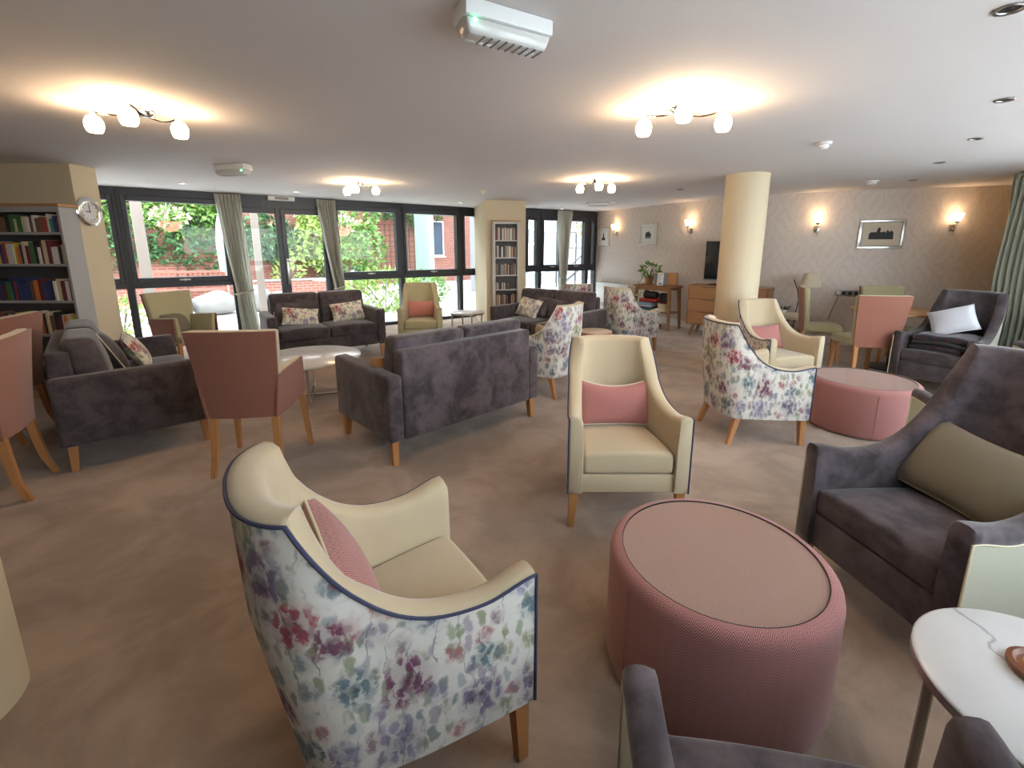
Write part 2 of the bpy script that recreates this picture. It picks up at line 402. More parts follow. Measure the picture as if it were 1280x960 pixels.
# ------------------------------------------------------------------ mesh helpers
class MB:
    def __init__(s):
        s.v = []; s.f = []; s.u = []
    def add(s, verts, faces, uvs=None, mtx=None):
        o = len(s.v)
        for i, p in enumerate(verts):
            p = Vector(p)
            s.v.append(mtx @ p if mtx else p)
            s.u.append(uvs[i] if uvs else (p.x + p.y * 0.37, p.z + p.y * 0.2))
        s.f += [tuple(o + i for i in f) for f in faces]
        return s
    def grid(s, rows, uvs=None, close=False, flip=False, mtx=None):
        n = len(rows[0]); vs = [p for r in rows for p in r]
        us = [p for r in uvs for p in r] if uvs else None
        fs = []
        for i in range(len(rows) - 1):
            for j in range(n if close else n - 1):
                a, b, c, d = i * n + j, i * n + (j + 1) % n, (i + 1) * n + (j + 1) % n, (i + 1) * n + j
                fs.append((a, d, c, b) if flip else (a, b, c, d))
        return s.add(vs, fs, us, mtx)
    def box(s, x0, x1, y0, y1, z0, z1, r=0.0, seg=3, cuts=0, fn=None, mtx=None):
        bm = bmesh.new()
        bmesh.ops.create_cube(bm, size=1.0)
        for v in bm.verts:
            v.co = Vector(((x0 + x1) / 2 + v.co.x * (x1 - x0), (y0 + y1) / 2 + v.co.y * (y1 - y0), (z0 + z1) / 2 + v.co.z * (z1 - z0)))
        if r > 0:
            r = min(r, 0.49 * min(abs(x1 - x0), abs(y1 - y0), abs(z1 - z0)))
            bmesh.ops.bevel(bm, geom=bm.edges[:], offset=r, segments=seg, profile=0.5, affect='EDGES')
        if cuts:
            for ax in (0, 1, 2):
                lo, hi = ((x0, x1), (y0, y1), (z0, z1))[ax]
                n = cuts if isinstance(cuts, int) else cuts[ax]
                for k in range(1, n + 1):
                    t = lo + r + (hi - lo - 2 * r) * k / (n + 1)
                    co = [0, 0, 0]; co[ax] = t; no = [0, 0, 0]; no[ax] = 1
                    bmesh.ops.bisect_plane(bm, geom=bm.verts[:] + bm.edges[:] + bm.faces[:], plane_co=co, plane_no=no)
        bm.verts.index_update()
        vs = [v.co.copy() for v in bm.verts]
        fs = [tuple(v.index for v in f.verts) for f in bm.faces]
        bm.free()
        if fn: vs = [Vector(fn(p)) for p in vs]
        return s.add(vs, fs, None, mtx)
    def lathe(s, prof, n=32, mtx=None, cap=True, seam=False):
        rows, us = [], []
        d = 0.0
        for i, (r, z) in enumerate(prof):
            if i: d += math.hypot(r - prof[i - 1][0], z - prof[i - 1][1])
            m = n + 1 if seam else n
            rr = max(p[0] for p in prof)
            rows.append([(r * math.cos(2 * PI * k / n), r * math.sin(2 * PI * k / n), z) for k in range(m)])
            us.append([(2 * PI * rr * k / n, d) for k in range(m)])
        s.grid(rows, us, close=not seam, mtx=mtx)
        if cap:
            for i, rev in ((0, True), (len(prof) - 1, False)):
                if prof[i][0] > 1e-6:
                    c = rows[i][:n]
                    s.add(c, [tuple(range(n))[::-1] if rev else tuple(range(n))], [(p[0], p[1]) for p in c], mtx)
        return s
    def tube(s, path, r, n=8, close=False, mtx=None, cap=True):
        P = [Vector(p) for p in path]
        rows = []
        m = len(P)
        prev = None
        for i, p in enumerate(P):
            if close: t = P[(i + 1) % m] - P[i - 1]
            else: t = P[min(i + 1, m - 1)] - P[max(i - 1, 0)]
            if t.length < 1e-9: t = Vector((0, 0, 1))
            t.normalize()
            if prev is None:
                a = Vector((0, 0, 1)) if abs(t.z) < 0.9 else Vector((1, 0, 0))
                u = t.cross(a).normalized()
            else:
                u = (prev - t * prev.dot(t))
                u = u.normalized() if u.length > 1e-6 else t.orthogonal().normalized()
            prev = u
            w = t.cross(u)
            rr = r[i] if isinstance(r, (list, tuple)) else r
            rows.append([p + (u * math.cos(2 * PI * k / n) + w * math.sin(2 * PI * k / n)) * rr for k in range(n)])
        if close: rows.append(rows[0])
        s.grid(rows, None, close=True, mtx=mtx)
        if cap and not close:
            s.add(rows[0], [tuple(range(n))[::-1]], None, mtx); s.add(rows[-1], [tuple(range(n))], None, mtx)
        return s
    def ball(s, c, rx, ry=None, rz=None, nu=20, nv=12, mtx=None):
        ry = ry or rx; rz = rz or rx
        rows = []
        for i in range(nv + 1):
            a = -PI / 2 + PI * i / nv
            rows.append([(c[0] + rx * math.cos(a) * math.cos(2 * PI * k / nu), c[1] + ry * math.cos(a) * math.sin(2 * PI * k / nu), c[2] + rz * math.sin(a)) for k in range(nu)])
        return s.grid(rows, None, close=True, mtx=mtx)
    def leg(s, top, bot, a, b, ax=1.0):
        """tapered square leg from top centre to bottom centre, half sizes a and b"""
        t, o = Vector(top), Vector(bot)
        vs = []
        for c, h in ((o, b), (t, a)):
            for sx, sy in ((-1, -1), (1, -1), (1, 1), (-1, 1)):
                vs.append(c + Vector((sx * h, sy * h * ax, 0)))
        return s.add(vs, [(3, 2, 1, 0), (4, 5, 6, 7), (0, 1, 5, 4), (1, 2, 6, 5), (2, 3, 7, 6), (3, 0, 4, 7)])
    def prism(s, poly, z0, z1, mtx=None):
        n = len(poly)
        vs = [(x, y, z0) for x, y in poly] + [(x, y, z1) for x, y in poly]
        fs = [tuple(range(n))[::-1], tuple(range(n, 2 * n))] + [(i, (i + 1) % n, n + (i + 1) % n, n + i) for i in range(n)]
        return s.add(vs, fs, None, mtx)

def obj(name, mb, mat, parent=None, sharp=42, smooth=True):
    me = bpy.data.meshes.new(name)
    me.from_pydata([tuple(p) for p in mb.v], [], mb.f)
    uvl = me.uv_layers.new(name='UVMap')
    li = [0] * len(me.loops)
    me.loops.foreach_get('vertex_index', li)
    flat = []
    for i in li: flat += [mb.u[i][0], mb.u[i][1]]
    uvl.data.foreach_set('uv', flat)
    bm = bmesh.new(); bm.from_mesh(me)
    bmesh.ops.remove_doubles(bm, verts=bm.verts[:], dist=0.00005) if len(bm.verts) < 60000 else None
    bmesh.ops.recalc_face_normals(bm, faces=bm.faces[:])
    bm.to_mesh(me); bm.free()
    if smooth:
        me.polygons.foreach_set('use_smooth', [True] * len(me.polygons))
        me.set_sharp_from_angle(angle=R(sharp))
    me.materials.append(mat)
    o = bpy.data.objects.new(name, me)
    COL.objects.link(o)
    if parent: o.parent = parent
    return o

def tag(o, label, cat, group=None, kind=None):
    o['label'] = label; o['category'] = cat
    if group: o['group'] = group
    if kind: o['kind'] = kind
    return o

def thing(name, label, cat, loc=(0, 0, 0), rot=0.0, group=None):
    o = bpy.data.objects.new(name, None)
    o.empty_display_size = 0.1
    COL.objects.link(o)
    o.location = loc; o.rotation_euler = (0, 0, rot)
    return tag(o, label, cat, group)

def struct(name, mb, mat, parent=None, **kw):
    o = obj(name, mb, mat, parent, **kw)
    if not parent: o['kind'] = 'structure'
    return o

def struct_empty(name, loc=(0, 0, 0), rot=0.0):
    o = bpy.data.objects.new(name, None); COL.objects.link(o)
    o.location = loc; o.rotation_euler = (0, 0, rot); o['kind'] = 'structure'
    return o

def dup(root, loc, rot=None, label=None, group=None, name=None):
    r = root.copy(); COL.objects.link(r); r.location = loc
    if rot is not None: r.rotation_euler = (0, 0, rot)
    if label: r['label'] = label
    if group: r['group'] = group
    if name: r.name = name
    for ch in list(root.children):
        c = ch.copy(); COL.objects.link(c); c.parent = r
        for g in ch.children:
            d = g.copy(); COL.objects.link(d); d.parent = c
    return r

def xf(pose, p):
    x, y, t = pose
    return Vector((x + math.cos(t) * p[0] - math.sin(t) * p[1], y + math.sin(t) * p[0] + math.cos(t) * p[1], p[2]))

def smooth01(t):
    t = max(0.0, min(1.0, t)); return t * t * (3 - 2 * t)

# ------------------------------------------------------------------ soft furnishing builders
def pillow_mb(w, h, t, n=16, pinch=0.06, slump=0.0):
    mb = MB()
    edge = []
    for side in (1, -1):
        rows, us = [], []
        for i in range(n + 1):
            v = -1 + 2 * i / n
            row, ur = [], []
            for j in range(n + 1):
                u = -1 + 2 * j / n
                x = w / 2 * u * (1 - pinch * (1 - v * v)); y = h / 2 * v * (1 - pinch * (1 - u * u) - slump * (1 - u * u) * (v > 0))
                q = max(0.0, (1 - u * u) * (1 - v * v))
                z = side * t / 2 * q ** 0.42
                row.append((x, y, z)); ur.append((x + side * 1.7, y))
            rows.append(row); us.append(ur)
        mb.grid(rows, us, flip=side < 0)
        if side == 1:
            edge = [rows[0][j] for j in range(n)] + [rows[i][n] for i in range(n)] + [rows[n][j] for j in range(n, 0, -1)] + [rows[i][0] for i in range(n, 0, -1)]
    return mb, edge

def cushion(label, pose, lp, w, h, t, mat, pipe=None, lean=70, yaw=0, roll=0, group=None, slump=0.0, cat='cushion'):
    """a loose scatter cushion; lp is its lower middle in the seat's own axes, leaning back by 90-lean degrees"""
    mb, edge = pillow_mb(w, h, t, slump=slump)
    o = obj('scatter_cushion', mb, mat)
    m = Matrix.Translation(xf(pose, lp)) @ Matrix.Rotation(pose[2] + R(yaw), 4, 'Z') @ Matrix.Rotation(R(180 - lean), 4, 'X') @ Matrix.Rotation(R(roll), 4, 'Z') @ Matrix.Rotation(PI, 4, 'Z')
    # local +y of the cushion points up along the lean, its face looks forward
    m = Matrix.Translation(xf(pose, lp)) @ Matrix.Rotation(pose[2] + PI + R(yaw), 4, 'Z') @ Matrix.Rotation(R(lean), 4, 'X') @ Matrix.Rotation(R(roll), 4, 'Z') @ Matrix.Translation((0, h / 2, 0))
    o.matrix_world = m
    tag(o, label, cat, group)
    if pipe:
        p = MB().tube(edge, 0.0045, 6, close=True)
        obj('piping', p, pipe, o)
    return o

def half_path(W=.322, Wr=.272, yf=.279, yb=-.312, rcx=.27, rc=.235):
    P = []
    yc = yb + .15; N_ = 2.5
    ym = yb - .075
    for i in range(20):
        t = i / 20
        P.append((W + (Wr - W) * t ** 1.3, yf + (yc - yf) * t))
    for i in range(16):
        a = PI / 2 * i / 24
        P.append((Wr * math.cos(a) ** (2 / N_), yc + (ym - yc) * math.sin(a) ** (2 / N_)))
    for i in range(9):
        a = PI / 2 * (16 + i) / 24
        P.append((Wr * max(0.0, math.cos(a)) ** (2 / N_) if i < 8 else 0.0, yc + (ym - yc) * math.sin(a) ** (2 / N_)))
    return P

def shell_path(**kw):
    H = half_path(**kw)
    pts = H + [(-x, y) for x, y in H[::-1][1:]]
    n = len(pts)
    S = [0.0]
    for i in range(1, n): S.append(S[-1] + math.dist(pts[i], pts[i - 1]))
    N = []
    for i in range(n):
        a = pts[max(0, i - 1)]; b = pts[min(n - 1, i + 1)]
        tx, ty = b[0] - a[0], b[1] - a[1]
        l = math.hypot(tx, ty)
        N.append((ty / l, -tx / l))   # right-hand side of travel
    # travel goes right front -> back -> left front, interior lies on its right
    return pts, S, N

def arm_legs(parent, W, yf, wr, yr, rl, mat, fsplay=0.0):
    for sx in (1, -1):
        obj('leg', MB().leg((sx * (W - .035), yf - .035, rl + .02), (sx * (W - .025), yf - .028 + fsplay, 0), .024, .016), mat, parent)
    for sx in (1, -1):
        obj('leg', MB().leg((sx * (wr - .03), yr + .06, rl + .03), (sx * wr, yr - .015, 0), .024, .016), mat, parent)

def armchair(label, pose, outer, inner, pipe, hb=.94, ha=.625, rl=.21, group=None, W=.322, Wb=.272, yf=.279, yb=-.312, wrap=0.0):
    t = thing('armchair', label, 'armchair', (pose[0], pose[1], 0), pose[2], group)
    pts, S, N = shell_path(W=W, Wr=Wb, yf=yf, yb=yb)
    n = len(pts); L = S[-1]
    icorner = 20 + 8                    # where the back starts to stand at full height
    d1 = S[icorner]
    d0 = S[7]
    def prof(i):
        d = min(S[i], L - S[i])
        if d >= d1: return hb, 1.0
        if d <= d0:
            u = d / d0
            return ha - 0.028 * smooth01(u) , 0.0
        u = (d - d0) / (d1 - d0)
        return ha - 0.028 + (hb - ha + 0.028) * (0.30 * u * u + 0.70 * u ** 3.2), u
    lean = 0.055
    out_rows, out_uv, up_rows = [], [], []
    edge = []
    NZ = 7
    for i in range(n):
        x, y = pts[i]; nx, ny = N[i]
        h, b = prof(i)
        d = min(S[i], L - S[i])
        bb = smooth01((d - S[12]) / (S[34] - S[12]))
        cn = smooth01((d - S[26]) / (S[44] - S[26]))
        def P(z, off):
            sh = -(bb * lean + cn * .065) * (ha - z) / ha if z < ha else bb * 0.012 * (z - ha) / (hb - ha)
            k = 1 - 0.05 * bb * max(0.0, (ha - z) / ha)
            return (x * k + nx * off, y - sh * (1 if z > ha else 1) + ny * off, z)
        row, ur = [], []
        for k in range(NZ + 1):
            z = rl + (h - wrap - rl) * k / NZ
            row.append(P(z, 0)); ur.append((S[i] * 1.0, z))
        out_rows.append(row); out_uv.append(ur)
        edge.append(P(h - wrap, -0.001))
        th = 0.072 + 0.012 * bb
        tb = 0.078 + 0.034 * bb
        sec = [P(rl, 0.001)] + ([P(h - wrap, .001), P(h - wrap + .004, -.005), P(h - .012, -.006), P(h - .002, -.002)] if wrap else [P(h - 0.001, 0.001)]) + [P(h + .007, 0.006), P(h + .012, th * .3), P(h + .011, th * .6), P(h + .003, th * .9), P(h - .016, th)]
        for k in range(1, 7):
            z = (h - .012) + (0.34 - (h - .012)) * k / 6
            sec.append(P(z, th + (tb - th) * smooth01(k / 4)))
        sec.append(P(rl, tb))
        up_rows.append(sec)
    obj('outer_panel', MB().grid(out_rows, out_uv), outer, t)
    mb = MB().grid(up_rows)
    m = len(up_rows[0])
    for rws, rev in ((up_rows[0], False), (up_rows[-1], True)):
        c = Vector((0, 0, 0))
        for p in rws: c += Vector(p) / m
        push = Vector((0, 0.008, 0))
        ring = [Vector(p) * 0.86 + c * 0.14 + push for p in rws]
        mb.grid([rws, ring], None, close=True)
        mb.add(ring, [tuple(range(m)) if rev else tuple(range(m))[::-1]])
    obj('upholstery', mb, inner, t, sharp=60)
    pb = MB()
    f0 = [(edge[0][0], edge[0][1] + .003, z) for z in (rl, .3, .4, .5, edge[0][2])]
    f1 = [(edge[-1][0], edge[-1][1] + .003, z) for z in (edge[-1][2], .5, .4, .3, rl)]
    pb.tube(f0 + edge + f1, 0.0048, 6)
    obj('piping', pb, pipe, t)
    wi = W - .078; wb = Wb - .09
    def taper(p):
        k = wb / wi + (1 - wb / wi) * smooth01((p.y - yb) / (yf - yb))
        dome = 0.016 * max(0.0, 1 - (p.x / wi) ** 2) if p.z > .40 else 0
        return (p.x * k, p.y, p.z + dome)
    sc = MB().box(-wi, wi, yb + .09, yf - .003, .315, .432, r=.026, seg=4, cuts=(6, 4, 0), fn=taper)
    obj('seat_cushion', sc, inner, t, sharp=60)
    fr = MB().box(-wi - .004, wi + .004, yf - .06, yf - .008, rl, .312, r=.008)
    fr.box(-wb, wb, yb + .1, yf - .06, rl + .005, .31)
    obj('front_rail', fr, inner, t)
    arm_legs(t, W, yf, Wb - .03, yb + .03, rl, M['oak'])
    return t

def sofa(label, pose, mat, group=None, rake=0.0):
    t = thing('sofa', label, 'sofa', (pose[0], pose[1], 0), pose[2], group)
    W, D, ha, hb, rl, at = .735, .433, .655, .815, .18, .115
    for s in (1, -1):
        x0, x1 = sorted((s * (W - at), s * W))
        def f(p):
            fy = (p.y + D) / (2 * D)
            return (p.x, p.y - rake * fy * max(0, (p.z - rl) / (ha - rl)), p.z + .012 * fy * (p.z > .4))
        obj('arm', MB().box(x0, x1, -D, D, rl, ha, r=.028, seg=4, cuts=(0, 4, 3), fn=f), mat, t)
    wi = W - at
    obj('back_frame', MB().box(-wi, wi, -D, -D + .13, rl, hb, r=.022, seg=4), mat, t)
    obj('base', MB().box(-wi, wi, -D + .13, D - .03, rl, .335, r=.012), mat, t)
    for s in (1, -1):
        a, b = sorted((0.004 * s, s * (wi - .004)))
        cx = (a + b) / 2
        def dome(p):
            return (p.x, p.y, p.z + (0.018 * max(0, 1 - ((p.x - cx) / (wi / 2)) ** 2) if p.z > .42 else 0))
        obj('seat_cushion', MB().box(a, b, -D + .20, D - .012, .338, .475, r=.035, seg=4, cuts=(5, 3, 0), fn=dome), mat, t, sharp=60)
        def bk(p):
            k = (p.z - .46) / .44
            puff = .028 * max(0, 1 - ((p.x - cx) / (wi / 2)) ** 2) * math.sin(max(0, min(1, k)) * PI)
            return (p.x, p.y - .075 * k + (puff if p.y > -D + .22 else 0), p.z - .014 * (1 - ((p.x - cx) / (wi / 2)) ** 2 > .6) * 0)
        obj('back_cushion', MB().box(a, b, -D + .155, -D + .335, .47, .895, r=.045, seg=4, cuts=(5, 0, 5), fn=bk), mat, t, sharp=60)
    for sx in (1, -1):
        for sy in (1, -1):
            obj('leg', MB().leg((sx * (W - .055), sy * (D - .06), rl + .002), (sx * (W - .05), sy * (D - .05), 0), .026, .019), M['oak'], t)
    return t

def slab(f, nu, nv, th, uvscale=1.0):
    """closed sheet: f(u,v) gives the outer face, th is a vector or callable giving inner offset"""
    rows = [[Vector(f(i / nu, j / nv)) for j in range(nv + 1)] for i in range(nu + 1)]
    off = th if callable(th) else (lambda u, v: Vector(th))
    inn = [[rows[i][j] + Vector(off(i / nu, j / nv)) for j in range(nv + 1)] for i in range(nu + 1)]
    mb = MB().grid(rows).grid(inn, flip=True)
    for A, B in ((rows[0], inn[0]), (rows[-1], inn[-1]), ([r[0] for r in rows], [r[0] for r in inn]), ([r[-1] for r in rows], [r[-1] for r in inn])):
        mb.grid([A, B])
    return mb

def dining_chair(label, pose, back_mat, seat_mat, arms=False, group=None, hb=.985, flare=.276, low=.205, rail=.40):
    t = thing('dining_chair', label, 'chair', (pose[0], pose[1], 0), pose[2], group)
    zb = rail
    def hw(z): return low + .018 + (flare - low - .018) * ((z - zb) / (hb - zb)) ** 0.9 if z > zb else low + .018
    def yy(z): return -.205 - .055 * ((z - zb) / (hb - zb)) ** 1.4 if z > zb else -.205
    def outer(u, v):
        z = zb + (hb - zb) * v
        x = (2 * u - 1) * hw(z)
        return (x, yy(z) - .018 * (1 - (2 * u - 1) ** 2) + .018 * 0, z - .012 * (2 * u - 1) ** 2 * 0)
    obj('back_panel', slab(outer, 10, 12, (0, .014, 0)), back_mat, t)
    def inner(p):
        k = (p.x / .2)
        z = p.z
        return (k * (hw(z) - .002), p.y + yy(z) - .018 * (1 - k * k), z)
    obj('backrest', MB().box(-.2, .2, .012, .078, zb + .02, hb + .006, r=.018, seg=3, cuts=(6, 0, 8), fn=inner), seat_mat, t, sharp=60)
    def dome(p):
        return (p.x * (1.0 if p.y > 0 else 1.0 - .12 * (-p.y / .2)), p.y, p.z + .014 * max(0, 1 - (p.x / .24) ** 2) * (p.z > .44))
    sw = .225 if arms else .238
    obj('seat', MB().box(-sw, sw, -.17, .245, .40, .485, r=.024, seg=4, cuts=(5, 3, 0), fn=dome), seat_mat, t, sharp=60)
    if arms:
        for s in (1, -1):
            def side(u, v):
                y = .20 - .425 * u
                top = .715 - .025 * u - .02 * (1 - u) * 0
                bot = zb + (.055 * (1 - u) ** 3.0)
                x = s * (.268 - .035 * u * (1 - v) - .012 * u)
                return (x, y, bot + (top - bot) * v)
            obj('arm_panel', slab(side, 10, 6, (-s * .012, 0, 0)), back_mat, t)
            def rl(p):
                u = (.20 - p.y) / .425
                return (p.x + s * (-.014 * u + .016 * max(0, min(1, (p.z - .60) / .1))), p.y, p.z - .025 * u)
            x0, x1 = sorted((s * .240, s * .190))
            obj('arm', MB().box(x0, x1, -.20, .197, .49, .722, r=.018, seg=3, cuts=(0, 3, 4), fn=rl), seat_mat, t, sharp=60)
    fx = .262 if arms else .215
    for sx in (1, -1):
        obj('leg', MB().leg((sx * (fx - .025), .205, .43), (sx * fx, .23, 0), .021, .014), M['oak'], t)
    for sx in (1, -1):
        lg = MB()
        pts = [(sx * (low - .01), -.185, .44), (sx * (low - .008), -.195, .28), (sx * low, -.215, .12), (sx * (low + .004), -.255, 0)]
        for a, b, ra, rb in ((0, 1, .021, .02), (1, 2, .02, .018), (2, 3, .018, .014)):
            lg.leg(pts[a], pts[b], ra, rb)
        obj('leg', lg, M['oak'], t)
    return t

def ottoman(label, loc, rad, h, glass_r, rot=0.0, group=None):
    t = thing('pouffe', label, 'pouffe', loc, rot, group)
    prof = [(rad - .03, 0.002), (rad - .008, .012), (rad, .035), (rad, h - .045), (rad - .006, h - .018), (rad - .022, h - .003), (rad - .045, h), (glass_r + .006, h - .002), (glass_r + .002, h - .008)]
    obj('drum', MB().lathe(prof, 72, seam=True, cap=False), M['herring'], t, sharp=60)
    top = MB().lathe([(0.0001, h - .005), (glass_r + .002, h - .005)], 72, cap=False)
    top.u = [(p.x, p.y) for p in top.v]
    obj('top_panel', top, M['herring_top'], t)
    obj('glass_rim', MB().lathe([(glass_r - .001, h - .010), (glass_r + .0015, h - .010), (glass_r + .0015, h + .0005), (glass_r - .001, h + .0005), (glass_r - .001, h - .010)], 72, cap=False), M['black'], t)
    obj('glass_top', MB().lathe([(0.0001, h - .0015), (glass_r - .001, h - .0015)], 72, cap=False), M['glass_top'], t)
    sm = MB().tube([(rad + .0005, 0, .02), (rad + .0008, 0, h * .5), (rad + .0005, 0, h - .05)], .0025, 5)
    obj('seam', sm, M['herring'], t)
    return t
M['herring_top'] = herring('pink_herringbone_under_glass', (0.36, 0.18, 0.15), (0.56, 0.36, 0.31))
M['glass_top'] = glass('table_glass', (0.92, 0.95, 0.93), 0.10)

# ------------------------------------------------------------------ room shell
WA = Vector((-5.75, 6.54)); WD = Vector((5.6, 4.05)).normalized(); WN = Vector((-WD.y, WD.x)); WANG = math.atan2(WD.y, WD.x)
def on_wall(s, out=0.0): return WA + WD * s + WN * out
VA = Vector((-.25, 9.90)); VB = Vector((1.99, 11.12)); VD = (VB - VA).normalized(); VN = Vector((-VD.y, VD.x)); VANG = math.atan2(VD.y, VD.x)
PAPER = [(1.99, 11.12), (2.68, 9.81), (3.19, 8.84), (3.67, 8.08), (4.23, 7.55), (4.80, 7.18), (5.46, 6.87), (6.36, 6.61), (6.85, 6.47)]
RIGHT = [(6.85, 6.47), (5.80, 5.38), (5.85, 4.3), (5.45, 3.2), (4.2, 2.2), (2.65, 1.2), (1.7, .25)]
BACK = [(1.7, .25), (.6, -.75), (-1.2, -2.0), (-7.5, -2.5)]
WEST = on_wall(-2.16)
poly = [tuple(WEST)] + [tuple(on_wall(6.75))] + [tuple(VA)] + PAPER + RIGHT[1:] + BACK[1:]

def sheet(pts, z, up):
    mb = MB(); v = [(x, y, z) for x, y in pts]
    n = list(range(len(v)))
    return mb.add(v, [tuple(n if up else n[::-1])], [(p[0], p[1]) for p in v])
def slab_poly(pts, z0, z1):
    return MB().prism(pts[::-1], z0, z1)
def grow(pts, d):
    c = Vector((0, 4)); out = []
    for p in pts:
        q = Vector(p) - c; out.append(tuple(c + q * (1 + d / q.length)))
    return out
struct('floor', slab_poly(poly, -0.12, 0.0), M['carpet'], smooth=False)
struct('ceiling', slab_poly(grow(poly, .35), CEIL, CEIL + .18), M['ceiling'], smooth=False)

def wall_mb(pts, z0, z1, th, side=1):
    """wall with real thickness along a polyline; UVs run in metres"""
    P = [Vector(p) for p in pts]; nrm = []
    for i in range(len(P)):
        a = P[max(0, i - 1)]; b = P[min(len(P) - 1, i + 1)]
        d = (b - a).normalized(); nrm.append(Vector((-d.y, d.x)) * side)
    S = [0]
    for i in range(1, len(P)): S.append(S[-1] + (P[i] - P[i - 1]).length)
    mb = MB()
    inn = [[(p.x, p.y, z) for z in (z0, z1)] for p in P]
    out = [[(p.x + n.x * th, p.y + n.y * th, z) for z in (z0, z1)] for p, n in zip(P, nrm)]
    us = [[(s, z) for z in (z0, z1)] for s in S]
    mb.grid(inn, us).grid(out, us)
    mb.grid([[r[1] for r in inn], [r[1] for r in out]]); mb.grid([[r[0] for r in inn], [r[0] for r in out]])
    mb.grid([inn[0], out[0]]); mb.grid([inn[-1], out[-1]])
    return mb
def smooth_poly(pts, n=6):
    P = [Vector(p) for p in pts]; out = []
    for i in range(len(P) - 1):
        p0 = P[max(0, i - 1)]; p1 = P[i]; p2 = P[i + 1]; p3 = P[min(len(P) - 1, i + 2)]
        for k in range(n):
            t = k / n
            out.append(0.5 * ((2 * p1) + (p2 - p0) * t + (2 * p0 - 5 * p1 + 4 * p2 - p3) * t * t + (3 * p1 - p0 - 3 * p2 + p3) * t ** 3))
    return out + [P[-1]]
PAPER_S = smooth_poly(PAPER)
struct('wall_papered', wall_mb(PAPER_S, 0, CEIL, .2), M['paper'])
struct('baseboard_papered', wall_mb(PAPER_S, 0, .13, -.018), M['white'])
struct('wall_back', wall_mb(BACK[1:], 0, CEIL, -.2, -1), M['cream_wall'])
struct('wall_west', wall_mb([BACK[-1], tuple(WEST)], 0, CEIL, -.2, -1), M['cream_wall'])
# end of the left cross wall (bookcase wall) and the pier that carries the narrow shelves
struct('wall_left', MB().box(-7.5, -4.48, 4.83, 5.13, 0, CEIL, r=.004, seg=1), M['cream_wall'])
struct('baseboard_left', MB().box(-7.5, -4.465, 4.815, 4.83, 0, .12).box(-4.48, -4.465, 4.815, 5.13, 0, .12), M['white'])
struct('wall_pier', MB().prism([(-.47, 8.40), (.25, 8.54), (.16, 10.06), (-.82, 10.06)], 0, CEIL), M['cream_wall'], smooth=False)
struct('baseboard_pier', MB().prism([(-.485, 8.385), (.265, 8.525), (.26, 8.56), (-.47, 8.42)], 0, .12), M['white'], smooth=False)

def round_column(name, x, y, r, trim=True):
    mb = MB().lathe([(r, 0), (r, CEIL)], 64, cap=False)
    o = struct(name, mb, M['cream_wall'])
    if trim: struct('trim_of_' + name, MB().lathe([(r + .012, 0), (r + .012, .09), (r, .10)], 64, cap=False).lathe([(r, 0), (r + .012, 0)], 64, cap=False), M['white'], o)
    o.location = (x, y, 0)
    return o
round_column('column_centre', 2.77, 5.58, .235)
round_column('column_foreground', -1.893, 1.181, .235, False)

# ------------------------------------------------------------------ glazed wall onto the terrace
FH = .075; FD = .07
def bay(name, s0, s1, base, d, n, ang, zt=.97, top=CEIL - .03, lower=True, handle=True, panes=('pane', 'pane')):
    """one window bay: frame, opening sash over a fixed light"""
    e = struct_empty(name, (*(base + d * s0), 0), ang)
    w = s1 - s0
    f = MB()
    f.box(0, FH * .6, -FD, FD, 0, top, r=.004, seg=1).box(w - FH * .6, w, -FD, FD, 0, top, r=.004, seg=1)
    f.box(0, w, -FD, FD, top - .075, CEIL, r=.004, seg=1)
    f.box(0, w, -FD, FD, 0, .06, r=.004, seg=1)
    f.box(0, w, -FD, FD, zt - .055, zt + .02, r=.004, seg=1)
    obj('window_frame', f, M['frame'], e)
    a = FH * .6
    s = MB()
    for (x0, x1, z0, z1) in ((a, a + .055, zt + .02, top - .075), (w - a - .055, w - a, zt + .02, top - .075), (a + .055, w - a - .055, zt + .02, zt + .095), (a + .055, w - a - .055, top - .15, top - .075)):
        s.box(x0, x1, -FD - .02, FD - .03, z0, z1, r=.005, seg=1)
    obj('sash', s, M['frame'], e)
    obj('pane', MB().box(a + .05, w - a - .05, -.012, .012, zt + .09, top - .145), M['glass'], e)
    obj('pane', MB().box(a, w - a, -.012, .012, .06, zt - .055), M['glass'], e)
    if handle:
        obj('handle', MB().box(w / 2 - .07, w / 2 + .07, -FD - .05, -FD - .02, zt + .045, zt + .065, r=.006).box(w / 2 - .02, w / 2 + .02, -FD - .035, -FD - .018, zt + .035, zt + .07, r=.003), M['steel'], e)
    return e
mull = [-2.1, -.95, .135, 1.565, 3.12, 4.37, 5.70, 6.72]
bay('window_1', -2.1, -.98, WA, WD, WN, WANG)
bay('window_2', -.98, .195, WA, WD, WN, WANG)
bay('window_3', .195, 1.52, WA, WD, WN, WANG)
bay('window_4', 3.10, 4.375, WA, WD, WN, WANG)
bay('window_5', 4.375, 5.70, WA, WD, WN, WANG)
bay('window_6', 5.70, 6.35, WA, WD, WN, WANG, handle=False)
